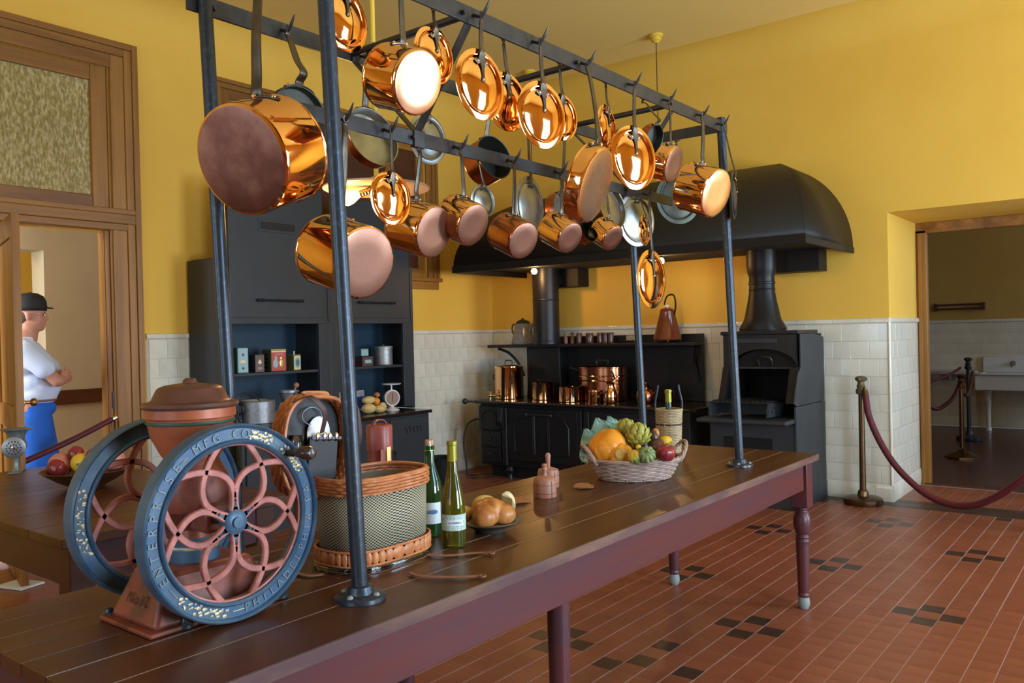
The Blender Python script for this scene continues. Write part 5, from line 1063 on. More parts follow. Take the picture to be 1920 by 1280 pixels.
def label_wrap(t, r, a0, a1, z0, z1, m, name='label'):
    b = B(); n = 16; A = [b.bm.verts.new((r*cos(a0+(a1-a0)*i/n), r*sin(a0+(a1-a0)*i/n), z0)) for i in range(n+1)]; C = [b.bm.verts.new((r*cos(a0+(a1-a0)*i/n), r*sin(a0+(a1-a0)*i/n), z1)) for i in range(n+1)]
    for i in range(n): b.bm.faces.new((A[i], A[i+1], C[i+1], C[i]))
    return b.build(name, m, t)
label_wrap(t, .0405, -.75, .75, .045, .115, 'paper'); B().ball((.0405,0,.085), (.0012,.016,.008), 14).build('label_oval', 'ink', t); 
t = thing('wine_bottle', 'olive-green wine bottle with a speckled blue-green label, the front one of the pair', 'bottle', (-1.765, 1.922, TZ+.001), radians(-42), 'wine bottles by the picnic basket')
B().lathe([(0,.004),(.028,.0),(.0365,.003),(.038,.012),(.038,.11),(.036,.14),(.028,.185),(.019,.23),(.0145,.265),(.0140,.32),(.0155,.322),(.0155,.328),(.013,.33),(0,.33)], n=36).build('bottle_glass', 'obottle', t)
B().lathe([(.0155,.268),(.0152,.318),(.0168,.320),(.0168,.331),(.0,.332)], n=28).build('neck_foil', 'foil', t)
label_wrap(t, .0388, -1.5, 1.5, .055, .105, 'paperg'); label_wrap(t, .0392, -.75, .75, .071, .089, 'paper', 'label_panel'); text('label_lettering', 'DRY RIESLING', frame_mtx((.0398, 0, .080), (0,1,0), (0,0,1), (1,0,0)), .0068, 'ink', t)
pl = thing('bread_dish', 'shallow dark pewter dish under the bread and cheese', 'dish', (-1.795, 2.135, TZ)); pl.scale = (1.12, 1.12, 1)
B().lathe([(0,.004),(.045,.0),(.048,.006),(.05,.014),(.085,.030),(.092,.036),(.089,.040),(.05,.020),(0,.016)], n=40).build('dish', 'dish', pl); B().lathe([(.03,0),(.045,0),(.044,.012)], n=30).build('foot_ring', 'gmetal', pl)
t = B().ball((-.008,0,.008), (.058,.066,.042), 28).ball((.028,.036,-.002), (.038,.042,.036), 24).ball((.028,-.034,-.002), (.038,.044,.038), 24).ball((.0,.0,.014), (.052,.03,.042), 24).build('knotted_bread', 'bread'); md_ = t.modifiers.new('remesh', 'REMESH'); md_.mode = 'VOXEL'; md_.voxel_size = .004; md_.use_smooth_shade = True; md_ = t.modifiers.new('smooth', 'SMOOTH'); md_.iterations = 3; t.rotation_euler = (0, 0, -.4); t.location = (-1.775, 2.115, TZ+.066); tag(t, 'glossy brown knotted loaf at the front of the pewter dish', 'bread')
t = B().ball((0,0,0), (.043,.043,.032), 24).build('pale_roll', 'breadp'); t.location = (-1.85, 2.175, TZ+.078); tag(t, 'round pale yellow roll peeking over the brown loaf', 'bread', 'pale rolls in the dish')
t = B().ball((0,0,0), (.035,.035,.028), 24).build('pale_roll', 'breadp'); t.location = (-1.86, 2.075, TZ+.062); tag(t, 'pale roll half hidden behind the olive-green bottle', 'bread', 'pale rolls in the dish')
t = thing('cheese_piece', 'cut wedge of pale cheese standing at the right of the dish', 'cheese', (-1.795, 2.205, TZ+.05), .4)
b = B(); n = 14; A = [b.bm.verts.new((.045*cos(pi*i/n-pi/2), .0, .045*sin(pi*i/n-pi/2)+.02)) for i in range(n+1)]; C = [b.bm.verts.new((.045*cos(pi*i/n-pi/2)*.7+.006, .034, .045*sin(pi*i/n-pi/2)+.024)) for i in range(n+1)]
b.bm.faces.new(A); b.bm.faces.new(C[::-1])
for i in range(n): b.bm.faces.new((A[i], A[i+1], C[i+1], C[i]))
b.bm.faces.new((A[n], A[0], C[0], C[n])); b.build('cheese_body', 'cheese', t); b = B(); b.bm.verts.ensure_lookup_table(); b.prism([(0,-.02),(.0,.06),(.036,.05),(.036,-.015)], -.004, -.001, 'xz'); b.build('cut_face', 'rind', t, smooth=False)
for (x, y), s, lb in (((-1.985, 2.715), 1.0, 'nearer of the two turned wooden butter moulds with peg handles'), ((-2.10, 2.90), .98, 'farther turned wooden butter mould, behind the first')):
    t = thing('butter_mould', lb, 'mould', (x, y, TZ+.001), .6, 'wooden butter moulds')
    B().lathe([(0,0),(.046,0),(.047,.004),(.047,.060),(.044,.074),(.034,.083),(.012,.086),(.009,.09),(.008,.10),(.011,.106),(.012,.115),(.009,.121),(.012,.127),(.008,.134),(0,.136)] if s == 1 else [(0,0),(.046,0),(.047,.06),(.043,.076),(.012,.086),(.0085,.09),(.0105,.12),(.012,.138),(.007,.147),(0,.148)], n=36).build('mould_body', 'mold', t)
    for z in (.018, .052): B().tube([(.0472*cos(a), .0472*sin(a), z) for a in [2*pi*i/32 for i in range(32)]], .0009, n=5, closed=True).build('joint_line', 'moldline', t)
    B().bb((.047*cos(-.9)-.001, .047*sin(-.9)-.001, .0), (.047*cos(-.9)+.001, .047*sin(-.9)+.001, .066)).build('joint_line', 'moldline', t, smooth=False)
def cards(name, label, px, py, rz):
    p = at(px, py, Z=TZ); t = thing(name, label, 'card', (p.x, p.y, TZ+.001), rz, 'cardboard pieces on the table')
    for k, (dx, dy, a) in enumerate(((0,0,0),(.012,.018,.25))):
        b = B(); b.prism([(-.035,-.03),(.03,-.035),(.035,.0),(.022,.012),(.024,.03),(-.01,.034),(-.032,.02)], 0, .003, 'xy'); o = b.build('card_sheet', 'card', t, smooth=False); o.location = (dx, dy, .012-.006*k); o.rotation_euler = (.12-.04*k, -.04*k, a)
cards('card_scrap', 'torn brown cardboard pieces lying between the moulds and the vegetable basket', 1092, 916, .5); cards('card_scrap', 'brown cardboard piece half hidden behind the cheese', 972, 943, .9)

# ---------------------------------------------------------------- willow basket of vegetables
vb = thing('willow_basket', 'low grey willow basket with a twisted end handle, heaped with vegetables', 'basket', (-1.895, 3.29, TZ), radians(-42)); vb.scale = (1.18, 1.18, 1.05)
for k in range(9):
    z = .008+.0085*k; f = .80+.20*(k/8)**.8; w, d = .34*f, .27*f
    B().tube(weave([(d/2*cos(a)*1.0, w/2*sin(a)) for a in [2*pi*i/36 for i in range(36)]], z, .0045, 13, .005, (k % 2)*pi+rnd.uniform(-.3,.3)), .0052, n=6, closed=True).build('willow_strand', 'wick2', vb)
for i in range(26):
    a = 2*pi*i/26; B().tube([(.108*cos(a), .136*sin(a), .002), (.135*cos(a), .17*sin(a), .085)], .004, n=5).build('willow_stake', 'wick2', vb)
b = B(); b.prism([(.11*cos(a), .14*sin(a)) for a in [2*pi*i/28 for i in range(28)]], .002, .010, 'xy'); b.build('basket_floor', 'wick2', vb)
for ph in (0, 2.1, 4.2): B().tube([((.140+.005*cos(8*a+ph))*cos(a), (.176+.005*cos(8*a+ph))*sin(a), .088+.005*sin(8*a+ph)) for a in [2*pi*i/72 for i in range(72)]], .0052, n=6, closed=True).build('rim_strand', 'wick2', vb)
for sgn in (-1, 1):
    for ph in (0, 2.1, 4.2): B().tube([(.056*cos(pi*i/24), sgn*(.165+.040*sin(pi*i/24))+.004*cos(i*.8+ph), .075+.075*sin(pi*i/24)+.004*sin(i*.8+ph)) for i in range(25)], .0048, n=6).build('handle_strand', 'wick2', vb)
def veg(name, label, cat, px, py, T, parts, m, rot=None):
    b = B()
    for c, r, *q in parts: b.ball(c, r, 22)
    p = at(px, py, T=T); o = b.build(name, m); o.location = p
    if rot: o.rotation_euler = rot
    return tag(o, label, cat, 'vegetables heaped in the willow basket')
def ribbed(name, label, cat, p, R, H, ribs, amp, m, rot=(0,0,0), stem_=True, sm='stem', group='vegetables heaped in the willow basket'):
    b = B(); nu, nv = ribs*6, 18; rows = []
    for v in range(1, nv):
        ph = pi*v/nv; row = []
        for u in range(nu):
            th = 2*pi*u/nu; rr = R*sin(ph)**.9*(1-amp*(1-abs(cos(th*ribs/2)))**1.5)
            row.append(b.bm.verts.new((rr*cos(th), rr*sin(th), H*cos(ph)*(1-.18*abs(cos(ph))**6))))
        rows.append(row)
    top_ = b.bm.verts.new((0,0,H*.80)); bot = b.bm.verts.new((0,0,-H*.80))
    for a, c in zip(rows, rows[1:]):
        for u in range(nu): b.bm.faces.new((a[u], a[(u+1) % nu], c[(u+1) % nu], c[u]))
    for u in range(nu): b.bm.faces.new((rows[0][(u+1) % nu], rows[0][u], top_)); b.bm.faces.new((rows[-1][u], rows[-1][(u+1) % nu], bot))
    o = b.build(name, m); o.location = p; o.rotation_euler = rot; tag(o, label, cat, group)
    if stem_: B().tube([(0,0,H*.75),(.003,0,H*.95),(.01,.004,H*1.12)], [.008*R/.04,.005*R/.04,.006*R/.04]).build('stalk', sm, o)
    return o
VT = 3.72
ribbed('pumpkin', 'largest smooth orange pumpkin at the left of the willow basket', 'pumpkin', at(1138, 838, T=3.74), .090, .077, 9, .05, 'pump', (.5,-.5,.2), False)
pk = ribbed('pumpkin', 'smaller orange turban pumpkin behind the basket handle, tan blossom end forward', 'pumpkin', at(1164, 856, T=3.68), .062, .058, 8, .10, 'pump', (1.2,0,.5), False)
B().lathe([(.026,0),(.028,.008),(.020,.014),(0,.012)], (0,0,.048), n=20).build('blossom_end', 'pumpb', pk)
def artichoke(px, py, T, r, label):
    p = at(px, py, T=T); t = thing('artichoke', label, 'artichoke', p, group='vegetables heaped in the willow basket')
    B().ball((0,0,0), (r*.8,r*.8,r*.9), 20).build('core', 'arti', t)
    for k in range(5):
        ph = 2.35-.46*k; n = (9,9,8,6,4)[k]
        for i in range(n):
            a = 2*pi*(i+.5*(k % 2))/n; d = Vector((sin(ph)*cos(a), sin(ph)*sin(a), cos(ph)))
            up_ = (Vector((0,0,1))-d*d.z).normalized(); s_ = up_.cross(d)
            mx = Matrix((s_, up_, d)).transposed()
            B().ball(d*r*.84+up_*r*.16, (r*.30, r*.42, r*.13), 10, mx @ Matrix.Rotation(.35, 3, 'X')).build('leaf', 'arti', t)
    B().cyl((0,0,-r*1.25), (0,0,-r*.7), r*.16, r*.2).build('stalk', 'stem', t); return t
artichoke(1174, 807, 3.85, .052, 'olive artichoke at the top of the heap, farther one'); artichoke(1197, 816, 3.74, .054, 'olive artichoke at the centre of the heap, nearer one'); artichoke(1170, 838, 3.80, .042, 'olive artichoke sunk between the pumpkin and the nearer artichoke')
ribbed('squash', 'dark green ribbed acorn squash in front of the red fruit', 'squash', at(1213, 852, T=3.58), .039, .036, 10, .16, 'squash', (1.0,.2,.3))
ribbed('squash', 'yellow and green ribbed squash left of the green acorn squash', 'squash', at(1192, 857, T=3.60), .034, .036, 9, .12, 'squash2', (1.1,-.3,.2), False)
ribbed('red_fruit', 'shiny dark red apple-like fruit at the right of the basket', 'fruit', at(1249, 848, T=3.62), .042, .040, 5, .08, 'redf', (.3,.3,0))
veg('aubergine', 'dark brown pear-shaped gourd standing behind the red fruit', 'gourd', 1232, 834, 3.74, [((0,0,-.01),(.036,.036,.042)),((-.005,.0,.04),(.018,.018,.03))], 'egg', (0,-.25,0))
veg('gourd', 'small brown-orange gourd tip rising behind the dark gourd', 'gourd', 1229, 812, 3.82, [((0,0,0),(.018,.018,.024))], 'bread')
veg('yellow_squash', 'bright orange-yellow squash behind the dark gourd', 'squash', 1248, 827, 3.86, [((0,0,0),(.030,.036,.026))], 'yelf')
veg('yellow_squash', 'tiny yellow squash tip above the green acorn squash', 'squash', 1197, 838, 3.60, [((0,0,0),(.013,.012,.011))], 'yelf')
for px, py, T, s, lb in ((1108, 825, 3.85, 1.0, 'frilly pale leaf at the left edge of the willow basket'), (1128, 806, 3.92, 1.05, 'frilly green leaf behind the large pumpkin'), (1148, 800, 3.95, .9, 'pale crinkled leaf beside the farther artichoke'), (1102, 848, 3.76, .8, 'low frilly leaf drooping over the basket\'s left rim')):
    b = B(); n = 9; rows = []
    for i in range(n+1):
        u = i/n; w = .055*s*sin(pi*min(.95, u*.8+.18)); row = []
        for j in range(-4, 5):
            v = j/4; row.append(b.bm.verts.new((v*w, .02*sin(u*2.5)+.012*abs(v)**1.5*sin(u*21+j*1.9), (u-.5)*.115*s+.006*sin(j*2.3))))
        rows.append(row)
    for a, c in zip(rows, rows[1:]):
        for j in range(8): b.bm.faces.new((a[j], a[j+1], c[j+1], c[j]))
    o = b.build('cabbage_leaf', 'leaf', solid=.0015); o.location = at(px, py, T=T); o.rotation_euler = (-.2, -.5+.25*(px-1100)/48, .72); tag(o, lb, 'leaf', 'frilly leaves at the left of the willow basket')
# wicker bottle holder
wb = thing('wicker_bottle_holder', 'tall straw-coloured wicker bottle holder with dark loop handles', 'basket', (-2.13, 4.08, TZ), radians(-52))
for k in range(26):
    z = .006+.0088*k; r = .060+.010*(k/25)
    B().tube([((r+.0018*sin(9*a+(k % 2)*pi))*cos(a), (r+.0018*sin(9*a+(k % 2)*pi))*sin(a), z) for a in [2*pi*i/54 for i in range(54)]], .0048, n=5, closed=True).build('straw_strand', 'wick3' if k not in (17,) else 'straps', wb)
B().tube([(.072*cos(a), .072*sin(a), .236) for a in [2*pi*i/40 for i in range(40)]], .006, n=6, closed=True).build('rim', 'wick3', wb)
for k in range(12): a = 2*pi*k/12; B().tube([(.06*cos(a), .06*sin(a), .0), (.0705*cos(a), .0705*sin(a), .232)], .003, n=5).build('stake', 'wick3', wb)
for s in (-1, 1): B().tube(spline([(s*.0,s*.068,.20),(0,s*.074,.27),(0,s*.060,.34),(0,s*.056,.37)], 5), .006).build('loop_handle', 'pole', wb)
t = thing('wine_bottle', 'green bottle standing inside the wicker bottle holder, only its neck showing', 'bottle', (-2.13, 4.08, TZ+.008))
B().lathe([(0,0),(.034,0),(.037,.01),(.037,.15),(.03,.18),(.0165,.23),(.015,.32),(.017,.322),(.017,.332),(0,.334)], n=28).build('bottle_glass', 'gbottle', t); B().lathe([(.0175,.27),(.0165,.32),(.0185,.322),(.0185,.336),(0,.338)], n=24).build('neck_foil', 'foil', t)

# ---------------------------------------------------------------- things on the side table
gr_ = thing('meat_grinder', 'small grey cast-metal meat grinder at the far edge of the side table', 'grinder', (-4.78, 1.80, TZ), radians(-30))
B().bb((-.07,-.03,0), (.09,.03,.008)).build('clamp_foot', 'steel', gr_, smooth=False, bev=.003); B().lathe([(.035,0),(.022,.02),(.019,.06),(.025,.10)], n=20, sx=1.4, sy=.8).build('stand', 'steel', gr_)
B().cyl((-.04,0,.135), (.06,0,.135), .045, .05, 28).build('barrel', 'steel', gr_); B().lathe([(.035,.15),(.04,.19),(.055,.215),(.075,.222),(.078,.228),(.07,.228),(.05,.215)], (-.01,0,0), n=28).build('hopper', 'steel', gr_)
pt = B().lathe([(0,0),(.052,0),(.056,.004),(.056,.014),(.050,.018),(0,.018)], (.06,0,.135), (1,0,0), 32).build('grinding_plate', 'gmetal', gr_)
for k, (rr, n) in enumerate(((.018,8),(.033,14))):
    for i in range(n): a = 2*pi*i/n; B().cyl((.0775,rr*cos(a),.135+rr*sin(a)), (.0790,rr*cos(a),.135+rr*sin(a)), .0035, n=8).build('plate_hole', 'black', pt)
B().lathe([(0,.018),(.010,.018),(.009,.024),(0,.026)], (.06,0,.135), (1,0,0), 12).build('centre_pin', 'chrome', pt)
fb_ = thing('fruit_bowl', 'dark wooden bowl of pink fruit behind the rear flywheel', 'bowl', at(165, 912, Z=TZ))
fb_.location.z = TZ; fc = fb_.location.copy()
B().lathe([(0,.0),(.07,0),(.075,.006),(.13,.035),(.19,.075),(.20,.082),(.195,.085),(.13,.048),(.06,.018),(0,.014)], n=48).build('bowl', 'dwood', fb_)
for dx, dy, z, r, m, nm, lb in ((-.11,-.09,.105,.055,'pinkf','mango','pink mango at the front left of the fruit bowl'),(-.13,-.01,.095,.045,'redf','plum','dark red plum at the left rim of the fruit bowl'),(-.045,-.05,.155,.036,'redf','pomegranate','small bright red pomegranate on top at the left of the bowl'),(.02,-.02,.125,.048,'pinkf','mango','pale pink mango at the middle of the fruit bowl'),(.03,.06,.145,.04,'redf','apple','red apple at the back of the fruit bowl'),(.01,-.11,.095,.035,'plum','plum','very dark plum in front of the pale pink mango'),(-.03,-.135,.080,.026,'yelf','lemon','yellow lemon low at the front of the bowl'),(.11,.07,.125,.050,'pinkf','mango','pink mango at the right end of the bowl, seen through the rear flywheel'),(.12,.0,.10,.04,'redf','apple','red apple under the right-hand mango'),(-.03,.04,.115,.045,'yelf','quince','yellowish quince between the mangoes')):
    o = thing(nm, lb, 'fruit', (fc.x+dx*.64+dy*.4, fc.y+dx*.75-dy*.1, TZ+z), group='fruit in the bowl'); B().ball((0,0,0), (r*1.08,r,r), 20).build('fruit_body', m, o)
    B().lathe([(0,0),(.007,0),(.008,.006),(.003,.007)], (r*.75,-r*.65,.0), (.75,-.65,0), 8).build('calyx', 'stem', o)

# chair whose post stands at the left edge
ch = thing('ladder_back_chair', 'oak chair at the left edge of the frame, only its upright showing', 'chair', (-2.93, .62, 0), radians(10))
for x, y, h in ((.165,.16,1.03),(-.22,.16,1.03),(.165,-.2,.44),(-.22,-.2,.44)): B().cyl((x,y,0), (x,y,h-.03), .018, .016, 16).ball((x,y,h-.02), (.015,.015,.024), 14).build('leg', 'oak', ch)
B().bb((-.23,-.21,.42), (.18,.17,.45)).build('seat', 'oakh', ch, smooth=False, bev=.008)
for z in (.62,.78,.92): B().bb((-.21,.15,z), (.155,.168,z+.07)).build('back_slat', 'oakh', ch, smooth=False, bev=.004)
pb = thing('open_book', 'white booklet lying on the floor beyond the chair post', 'book', at(38, 1098, Z=0), .3)
pb.location.z = 0; B().box((0,0,.008), (.22,.16,.012)).build('pages', 'paper', pb, smooth=False, bev=.002)
# ---------------------------------------------------------------- lamps
pc = at(706, 352, T=3.9)
pd = thing('pendant_lamp', 'pendant with a flat milk-glass shade and a tilted carbon bulb, on a yellow pipe', 'lamp', pc)
B().lathe([(.0,.03),(.04,.028),(.10,.016),(.25,.0),(.252,-.004),(.248,-.007),(.10,.004),(.04,.008),(0,.01)], n=56).build('shade', 'shade', pd)
B().cyl((0,0,.02), (0,0,HC-pc.z-.02), .0115, n=14).build('drop_pipe', 'yellow', pd); B().cyl((0,0,-.03), (0,0,.05), .03, .026).build('holder', 'brass', pd)
for s, nm in ((-1,'a'),):
    d = Vector((-.60,-.62,-.32)).normalized(); B().cyl(d*.02, d*.085, .016, .016, 16).build('socket', 'brass', pd)
    for k in range(4): B().lathe([(.0165,-.003),(.019,0),(.0165,.003)], d*(.03+.014*k), d, 16).build('socket_ring', 'brass', pd)
    B().lathe([(.012,.08),(.018,.095),(.031,.125),(.034,.15),(.026,.172),(.010,.184),(.004,.20),(0,.205)], (0,0,0), d, 20).build('bulb', 'bulb2', pd)
pl_ = bpy.data.lights.new('pendant_glow', 'POINT'); pl_.energy = 9; pl_.color = (1,.55,.22); pl_.shadow_soft_size = .04; o = bpy.data.objects.new('pendant_glow', pl_); COL.objects.link(o); o.location = pc+Vector((-.10,-.10,-.12))
for (px, py), (bx, by), lb in (((1230, 65), (1243, 484), 'bare lit bulb on a cord under the hood near the far back post'), ((993, 133), (1007, 503), 'bare lit bulb on a cord under the hood beside the stovepipe')):
    rp_ = at(px, py, Z=HC); c = thing('hanging_bulb', lb, 'lamp', (rp_.x, rp_.y, HC), group='bare bulbs under the hood')
    B().lathe([(0,-.002),(.062,-.002),(.062,-.02),(.045,-.028),(.048,-.034),(.046,-.055),(.03,-.062),(.02,-.075),(0,-.078)], n=28).build('ceiling_rose', 'yellow', c)
    zb = at(bx, by+5, Y=rp_.y).z-HC
    B().cyl((0,0,-.07), (0,0,zb+.06), .0035, n=6).build('cord', 'black', c); B().cyl((0,0,zb+.03), (0,0,zb+.08), .016, .012).build('socket', 'black', c)
    B().ball((0,0,zb), .030, 16).build('bulb', 'bulb', c)
    l = bpy.data.lights.new('hood_glow', 'POINT'); l.energy = 6; l.color = (1,.50,.16); l.shadow_soft_size = .035; o = bpy.data.objects.new('hood_glow', l); COL.objects.link(o); o.location = (rp_.x, rp_.y-.06, zb+HC-.06)

# ---------------------------------------------------------------- barriers
def post(label, x, y, h, m='bronze', mh='verd', kind=0, group='barrier posts', s=1.):
    t = thing('stanchion', label, 'post', (x, y, 0), group=group)
    B().lathe([(0,0),(.150*s,0),(.154*s,.01),(.154*s,.045),(.140*s,.055),(.08*s,.062),(.045*s,.068),(.042*s,.10),(.034*s,.115),(.026*s,.122)] if kind == 0 else [(0,0),(.18,0),(.18,.015),(.13,.04),(.05,.07),(.03,.085)], n=40 if kind == 0 else 8).build('base', m, t)
    B().cyl((0,0,.11), (0,0,h-.13), .026*s, .022*s).build('shaft', m, t)
    B().lathe([(.022,h-.16),(.040,h-.15),(.043,h-.12),(.030,h-.10),(.036,h-.085),(.026,h-.07),(.028,h-.05),(.045,h-.035),(.048,h-.02),(.03,h-.005),(0,h)], n=18).build('finial', mh, t)
    if kind == 0:
        for a in range(3): B().ball((.035*cos(a*2.1+.4), .035*sin(a*2.1+.4), h-.028), .018, 10).build('finial_lobe', mh, t)
    B().tube([(.03+.014*cos(a), -.01, h-.15+.014*sin(a)) for a in [2*pi*i/12 for i in range(12)]], .003, closed=True).build('rope_ring', 'brass', t)
    return t
def rope(label, pts, r=.024, group='velvet barrier ropes', ends=True):
    t = thing('velvet_rope', label, 'rope', pts[0], group=group); o0 = Vector(pts[0]); sp = [p-o0 for p in spline(pts, 8)]
    B().tube(sp, r, n=14).build('rope', 'rope', t)
    if ends:
        for a, c in ((sp[0], sp[1]), (sp[-1], sp[-2])):
            d = (a-c).normalized(); B().cyl(a-d*.02, a+d*.03, r*1.08, r*.9).ball(a+d*.04, r*.55, 10).build('end_ferrule', 'bronze', t)
    return t
post('bronze barrier post with a verdigris finial in front of the tiled wall', -1.975, 7.20, 1.07)
S_ = 3.2; A0 = at(1620+8/S_, 580+505/S_, Y=7.15)
rp_pts = [A0]+[at(1620+x/S_, 580+y/S_, Y=7.15-.35*k/8) for k, (x, y) in enumerate(((30,640),(100,800),(200,950),(350,1092),(500,1165),(650,1175),(800,1120),(960,1010)), 1)]
rp_pts.append(at(2010, 830, Y=6.75)); post('bronze barrier post at the right end of the nearest rope', rp_pts[-1].x+.03, 6.75, 1.07); rope('burgundy velvet rope swagging across the right opening, nearest', rp_pts, .026)
s1 = post('dark barrier post with a square-set base in the scullery, farther one', -1.95, 11.9, 1.06, 'pole', 'pole')
s2 = post('bronze barrier post on an octagonal base in the scullery, nearer one', -1.76, 10.3, .93, 'bronze', 'bronze', 1)
a1 = at(1799, 722, Y=10.3); rope('low burgundy rope from the nearer scullery post towards the left', [a1, at(1785, 748, Y=10.2), at(1760, 766, Y=10.1), at(1742, 760, Y=10.0), at(1725, 740, Y=9.9), at(1700, 690, Y=9.8)], .022)
rope('short magenta rope from the farther scullery post down to the nearer one', [at(1824, 698, Y=11.8), at(1819, 722, Y=11.3), at(1813, 741, Y=10.9), at(1806, 735, Y=10.5)], .020)
rope('thin burgundy rope rising from the left to the farther scullery post', [at(1800, 690, Y=11.9), at(1780, 702, Y=11.5), at(1750, 713, Y=11.2), at(1720, 716, Y=10.9)], .016)
# rope across the left door
e0, e1 = at(50, 862, X=-6.15), at(224, 779, X=-6.12)
t = thing('velvet_rope', 'burgundy rope slung tight across the left doorway with a chrome end hook', 'rope', e1, group='velvet barrier ropes'); v0 = e0-e1
B().tube(spline([v0*1.15, v0*.55+Vector((0,0,-.012)), v0*.08], 8), .021, n=14).build('rope', 'rope', t); B().cyl(v0*.085, v0*.0, .024, .024, 18).ball((0,0,0), .024, 14).build('end_hook', 'chrome', t)

# ---------------------------------------------------------------- scullery fittings
sk = thing('wash_sink', 'white porcelain wash sink on turned legs against the scullery wall', 'sink', (-1.4, 13.2, 0))
B().bb((-.62,-.25,.57), (.62,.28,.595)).bb((-.64,-.27,.565), (-.59,.28,.79)).bb((.59,-.27,.565), (.64,.28,.79)).bb((-.64,-.30,.565), (.64,-.25,.79)).bb((-.64,.24,.565), (.64,.28,.79)).build('basin', 'porcelain', sk, bev=.012)
B().bb((-.66,-.32,.775), (-.57,.28,.80)).bb((.57,-.32,.775), (.66,.28,.80)).bb((-.66,-.32,.775), (.66,-.24,.80)).build('rim', 'porcelain', sk, bev=.01); B().bb((-.62,.25,.79), (.62,.285,1.02)).build('splashback', 'porcelain', sk, bev=.012)
for x in (-.50, .50): B().lathe([(0,0),(.04,0),(.035,.03),(.025,.06),(.03,.30),(.038,.40),(.044,.415),(.036,.43),(.042,.50),(.05,.565)], (x,-.12,0), n=24).build('leg', 'porcelain', sk)
for x in (-.24, .24): B().cyl((x,.25,.92), (x,.10,.92), .022, .016).ball((x,.24,.92), .035, 12).cyl((x,.10,.93), (x,.10,.87), .012).build('tap', 'verd', sk)
o = thing('stone_shelf', 'grey stone shelf running along the scullery wall to the sink', 'shelf', (-3.0, 13.25, .78)); B().bb((-1.2,-.2,0), (.93,.245,.045)).build('slab', 'marble', o, smooth=False, bev=.004)
for x in (-1.0, -.2, .6): B().bb((x,-.1,-.10), (x+.03,.24,0)).build('bracket', 'marble', o, smooth=False)
o = thing('towel_bar', 'dark wooden towel bar fixed high on the scullery wall', 'rail', (-2.30, 13.49, 1.74)); B().cyl((-.30,-.07,.03), (.30,-.07,.03), .014).cyl((-.30,-.07,-.03), (.30,-.07,-.03), .014).build('bars', 'straps', o)
for x in (-.31, .31): B().bb((x-.015,-.09,-.055), (x+.015,0,.055)).build('bracket', 'straps', o, smooth=False)

# ---------------------------------------------------------------- the visitor in the hall
MX = -6.62; MT = 0
mp0 = at(60, 700, X=MX); man = thing('person', 'man in black cap, white polo and blue shorts, arms folded, beyond the left door', 'person', (mp0.x, mp0.y, 0), radians(62))
# local frame: x forward (where he looks), y to his left; height in z
def blobs(name, m, shapes, voxel=.011, par=man, smooth_it=6, label=None):
    """one continuous surface grown over overlapping tapered shapes"""
    b = B()
    for s in shapes:
        if len(s) == 2: b.ball(s[0], s[1], 20)
        else:
            p, q, r1, r2 = s; b.cyl(p, q, r1, r2, 20); b.ball(p, r1, 16); b.ball(q, r2, 16)
    o = b.build(name, m, par)
    md = o.modifiers.new('remesh', 'REMESH'); md.mode = 'VOXEL'; md.voxel_size = voxel; md.use_smooth_shade = True
    sm = o.modifiers.new('smooth', 'SMOOTH'); sm.iterations = smooth_it; sm.factor = .5
    if label: o['label'] = label
    return o
k = 1.0
HZm = 1.70                                                   # head centre height
head = [((.005,0,HZm+.045),(.098,.078,.10)), ((.030,0,HZm-.03),(.070,.062,.085)), ((.060,0,HZm-.085),(.035,.036,.030)), ((.098,0,HZm-.008),(.020,.013,.026)), ((.112,0,HZm-.022),(.014,.014,.012)),
        ((.088,0,HZm-.056),(.016,.024,.009)), ((.086,0,HZm-.068),(.014,.022,.008)), ((.074,.030,HZm+.012),(.016,.017,.012)), ((.074,-.030,HZm+.012),(.016,.017,.012)), ((.082,0,HZm+.035),(.02,.045,.014)),
        ((-.008,.078,HZm-.010),(.020,.011,.033)), ((-.008,-.078,HZm-.010),(.020,.011,.033)), ((-.02,0,HZm-.17),(-.005,0,HZm-.06),.064,.060),
        ((-.06,0,1.46),(-.035,0,1.56),.10,.070)]
arms = []
for s in (-1, 1):
    sh = Vector((-.02, s*.20, 1.43)); el = Vector((.185, s*.215, 1.215)); wr = Vector((.235, -s*.03, 1.245+.02*s))
    arms += [(sh, el, .052, .043), (el, wr, .044, .028), ((wr.x-.005, wr.y-s*.04, wr.z), (.022,.045,.034))]
    for f in range(4): arms.append(((wr.x+.002, wr.y-s*.06, wr.z+.022-.016*f), (wr.x-.03, wr.y-s*(.125-.008*f), wr.z+.022-.018*f), .0095, .0075))
    arms.append(((wr.x, wr.y-s*.03, wr.z+.03), (wr.x-.01, wr.y-s*.075, wr.z+.055), .010, .008))
legs = []
for s in (-1, 1): legs += [((-.01,s*.095,1.0),(.0,s*.10,.52),.088,.058), ((.0,s*.10,.52),(-.03,s*.105,.10),.054,.036), ((-.03,s*.105,.06),(.11,s*.12,.035),.036,.032)]
blobs('body', 'skin', head+[((0,0,1.25),(.10,.14,.26)), ((0,0,1.0),(.11,.15,.12))]+arms+legs, .009)
blobs('polo_shirt', 'shirt', [((-.035,0,1.36),(.135,.205,.16)), ((.005,0,1.20),(.155,.180,.15)), ((.040,0,1.16),(.150,.175,.10)), ((.01,0,1.11),(.160,.185,.07)), ((.01,0,1.08),(.150,.178,.05)), ((-.045,0,1.49),(.085,.125,.05)), ((-.03,0,1.535),(.070,.078,.030)),
    ((-.02,.20,1.43),(.105,.215,1.305),.078,.072), ((-.02,-.20,1.43),(.105,-.215,1.305),.078,.072), ((-.06,.10,1.47),(-.02,.19,1.44),.07,.078), ((-.06,-.10,1.47),(-.02,-.19,1.44),.07,.078)], .011)
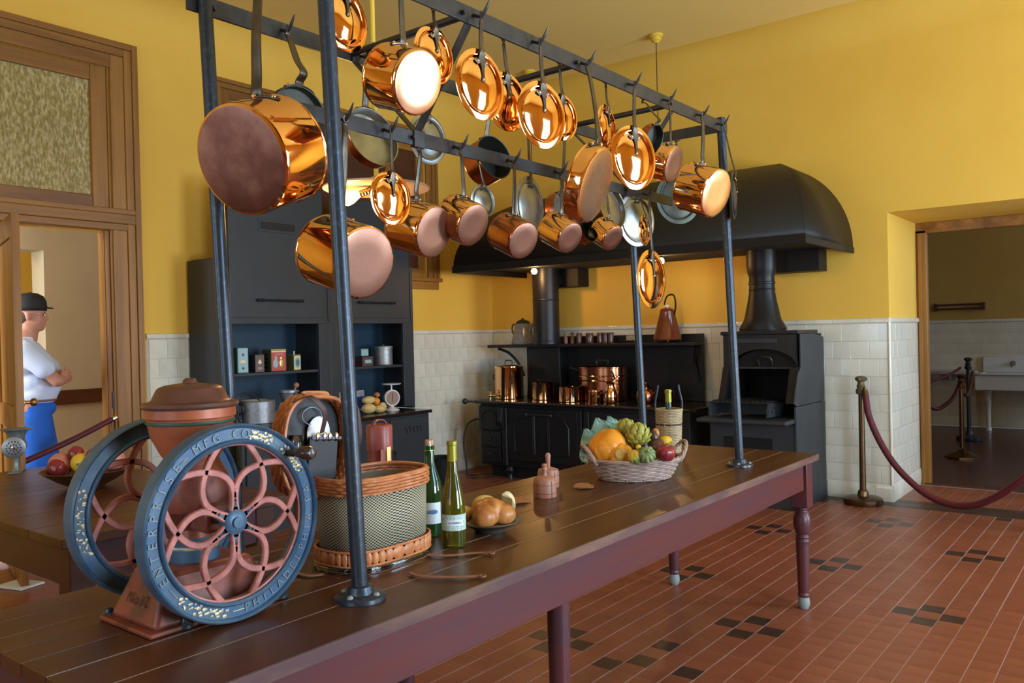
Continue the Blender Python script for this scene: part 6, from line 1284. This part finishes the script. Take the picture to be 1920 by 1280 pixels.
blobs('belt', 'belt', [((.005,0,1.075),(.160,.186,.026))], .008, smooth_it=2)
blobs('shorts', 'shorts', [((.0,0,1.01),(.158,.184,.085)), ((-.035,0,.95),(.150,.180,.12)), ((.0,.085,.93),(.04,.10,.62),.120,.122), ((.0,-.085,.93),(.04,-.10,.62),.120,.122)], .011)
B().lathe([(0,0),(.06,0),(.065,.012),(.055,.05),(.03,.06),(0,.062)], (.03,-.12,0), n=18, sx=2.0, sy=.85).build('shoe', 'white', man); B().lathe([(0,0),(.06,0),(.065,.012),(.055,.05),(.03,.06),(0,.062)], (.03,.12,0), n=18, sx=2.0, sy=.85).build('shoe', 'white', man)
cz_ = HZm+.072
cp_ = B(); cp_.lathe([(.104,-.035),(.107,0),(.104,.035),(.088,.070),(.05,.092),(.012,.098),(0,.100)], (0,0,cz_), n=36, sy=.82)
v_ = []
for i in range(13):
    a = -pi*.42+pi*.84*i/12; v_.append((.092*cos(a), .080*sin(a), cz_-.008)); 
n_ = len(v_); A_ = [cp_.bm.verts.new(p) for p in v_]; C_ = [cp_.bm.verts.new((.098*cos(-pi*.42+pi*.84*i/12)+.055*cos(-pi*.42+pi*.84*i/12), .078*sin(-pi*.42+pi*.84*i/12), cz_-.018+.006*abs(sin(-pi*.42+pi*.84*i/12)))) for i in range(n_)]
for i in range(n_-1): cp_.bm.faces.new((A_[i], A_[i+1], C_[i+1], C_[i]))
cp_.build('cap', 'capm', man, solid=.009); cap_o = man.children[-1]
B().ball((.098,0,cz_+.022), (.006,.022,.012), 12).build('cap_emblem', 'white', cap_o); B().ball((0,0,cz_+.1), .008, 8).build('cap_button', 'capm', cap_o)
blobs('hair', 'hair', [((-.045,0,HZm+.0),(.066,.076,.055)), ((-.06,0,HZm-.035),(.045,.062,.03))], .008)
gl = B()
for s in (-1, 1): gl.tube([(.098, s*.034+.022*cos(a), HZm+.008+.016*sin(a)) for a in [2*pi*i/16 for i in range(16)]], .0016, n=5, closed=True).tube([(.095, s*.056, HZm+.014), (.03, s*.082, HZm+.014), (-.02, s*.080, HZm+.006)], .0018, n=5)
gl.tube([(.100,-.012,HZm+.010), (.102,.012,HZm+.010)], .0016, n=5).build('eyeglasses', 'chrome', man)
for s in (-1, 1): B().ball((.086, s*.030, HZm+.010), (.007,.008,.006), 10).build('eye', 'black', man)
B().box((-.150,-.075,.99), (.004,.05,.012)).build('pocket_label', 'paper', man, smooth=False)
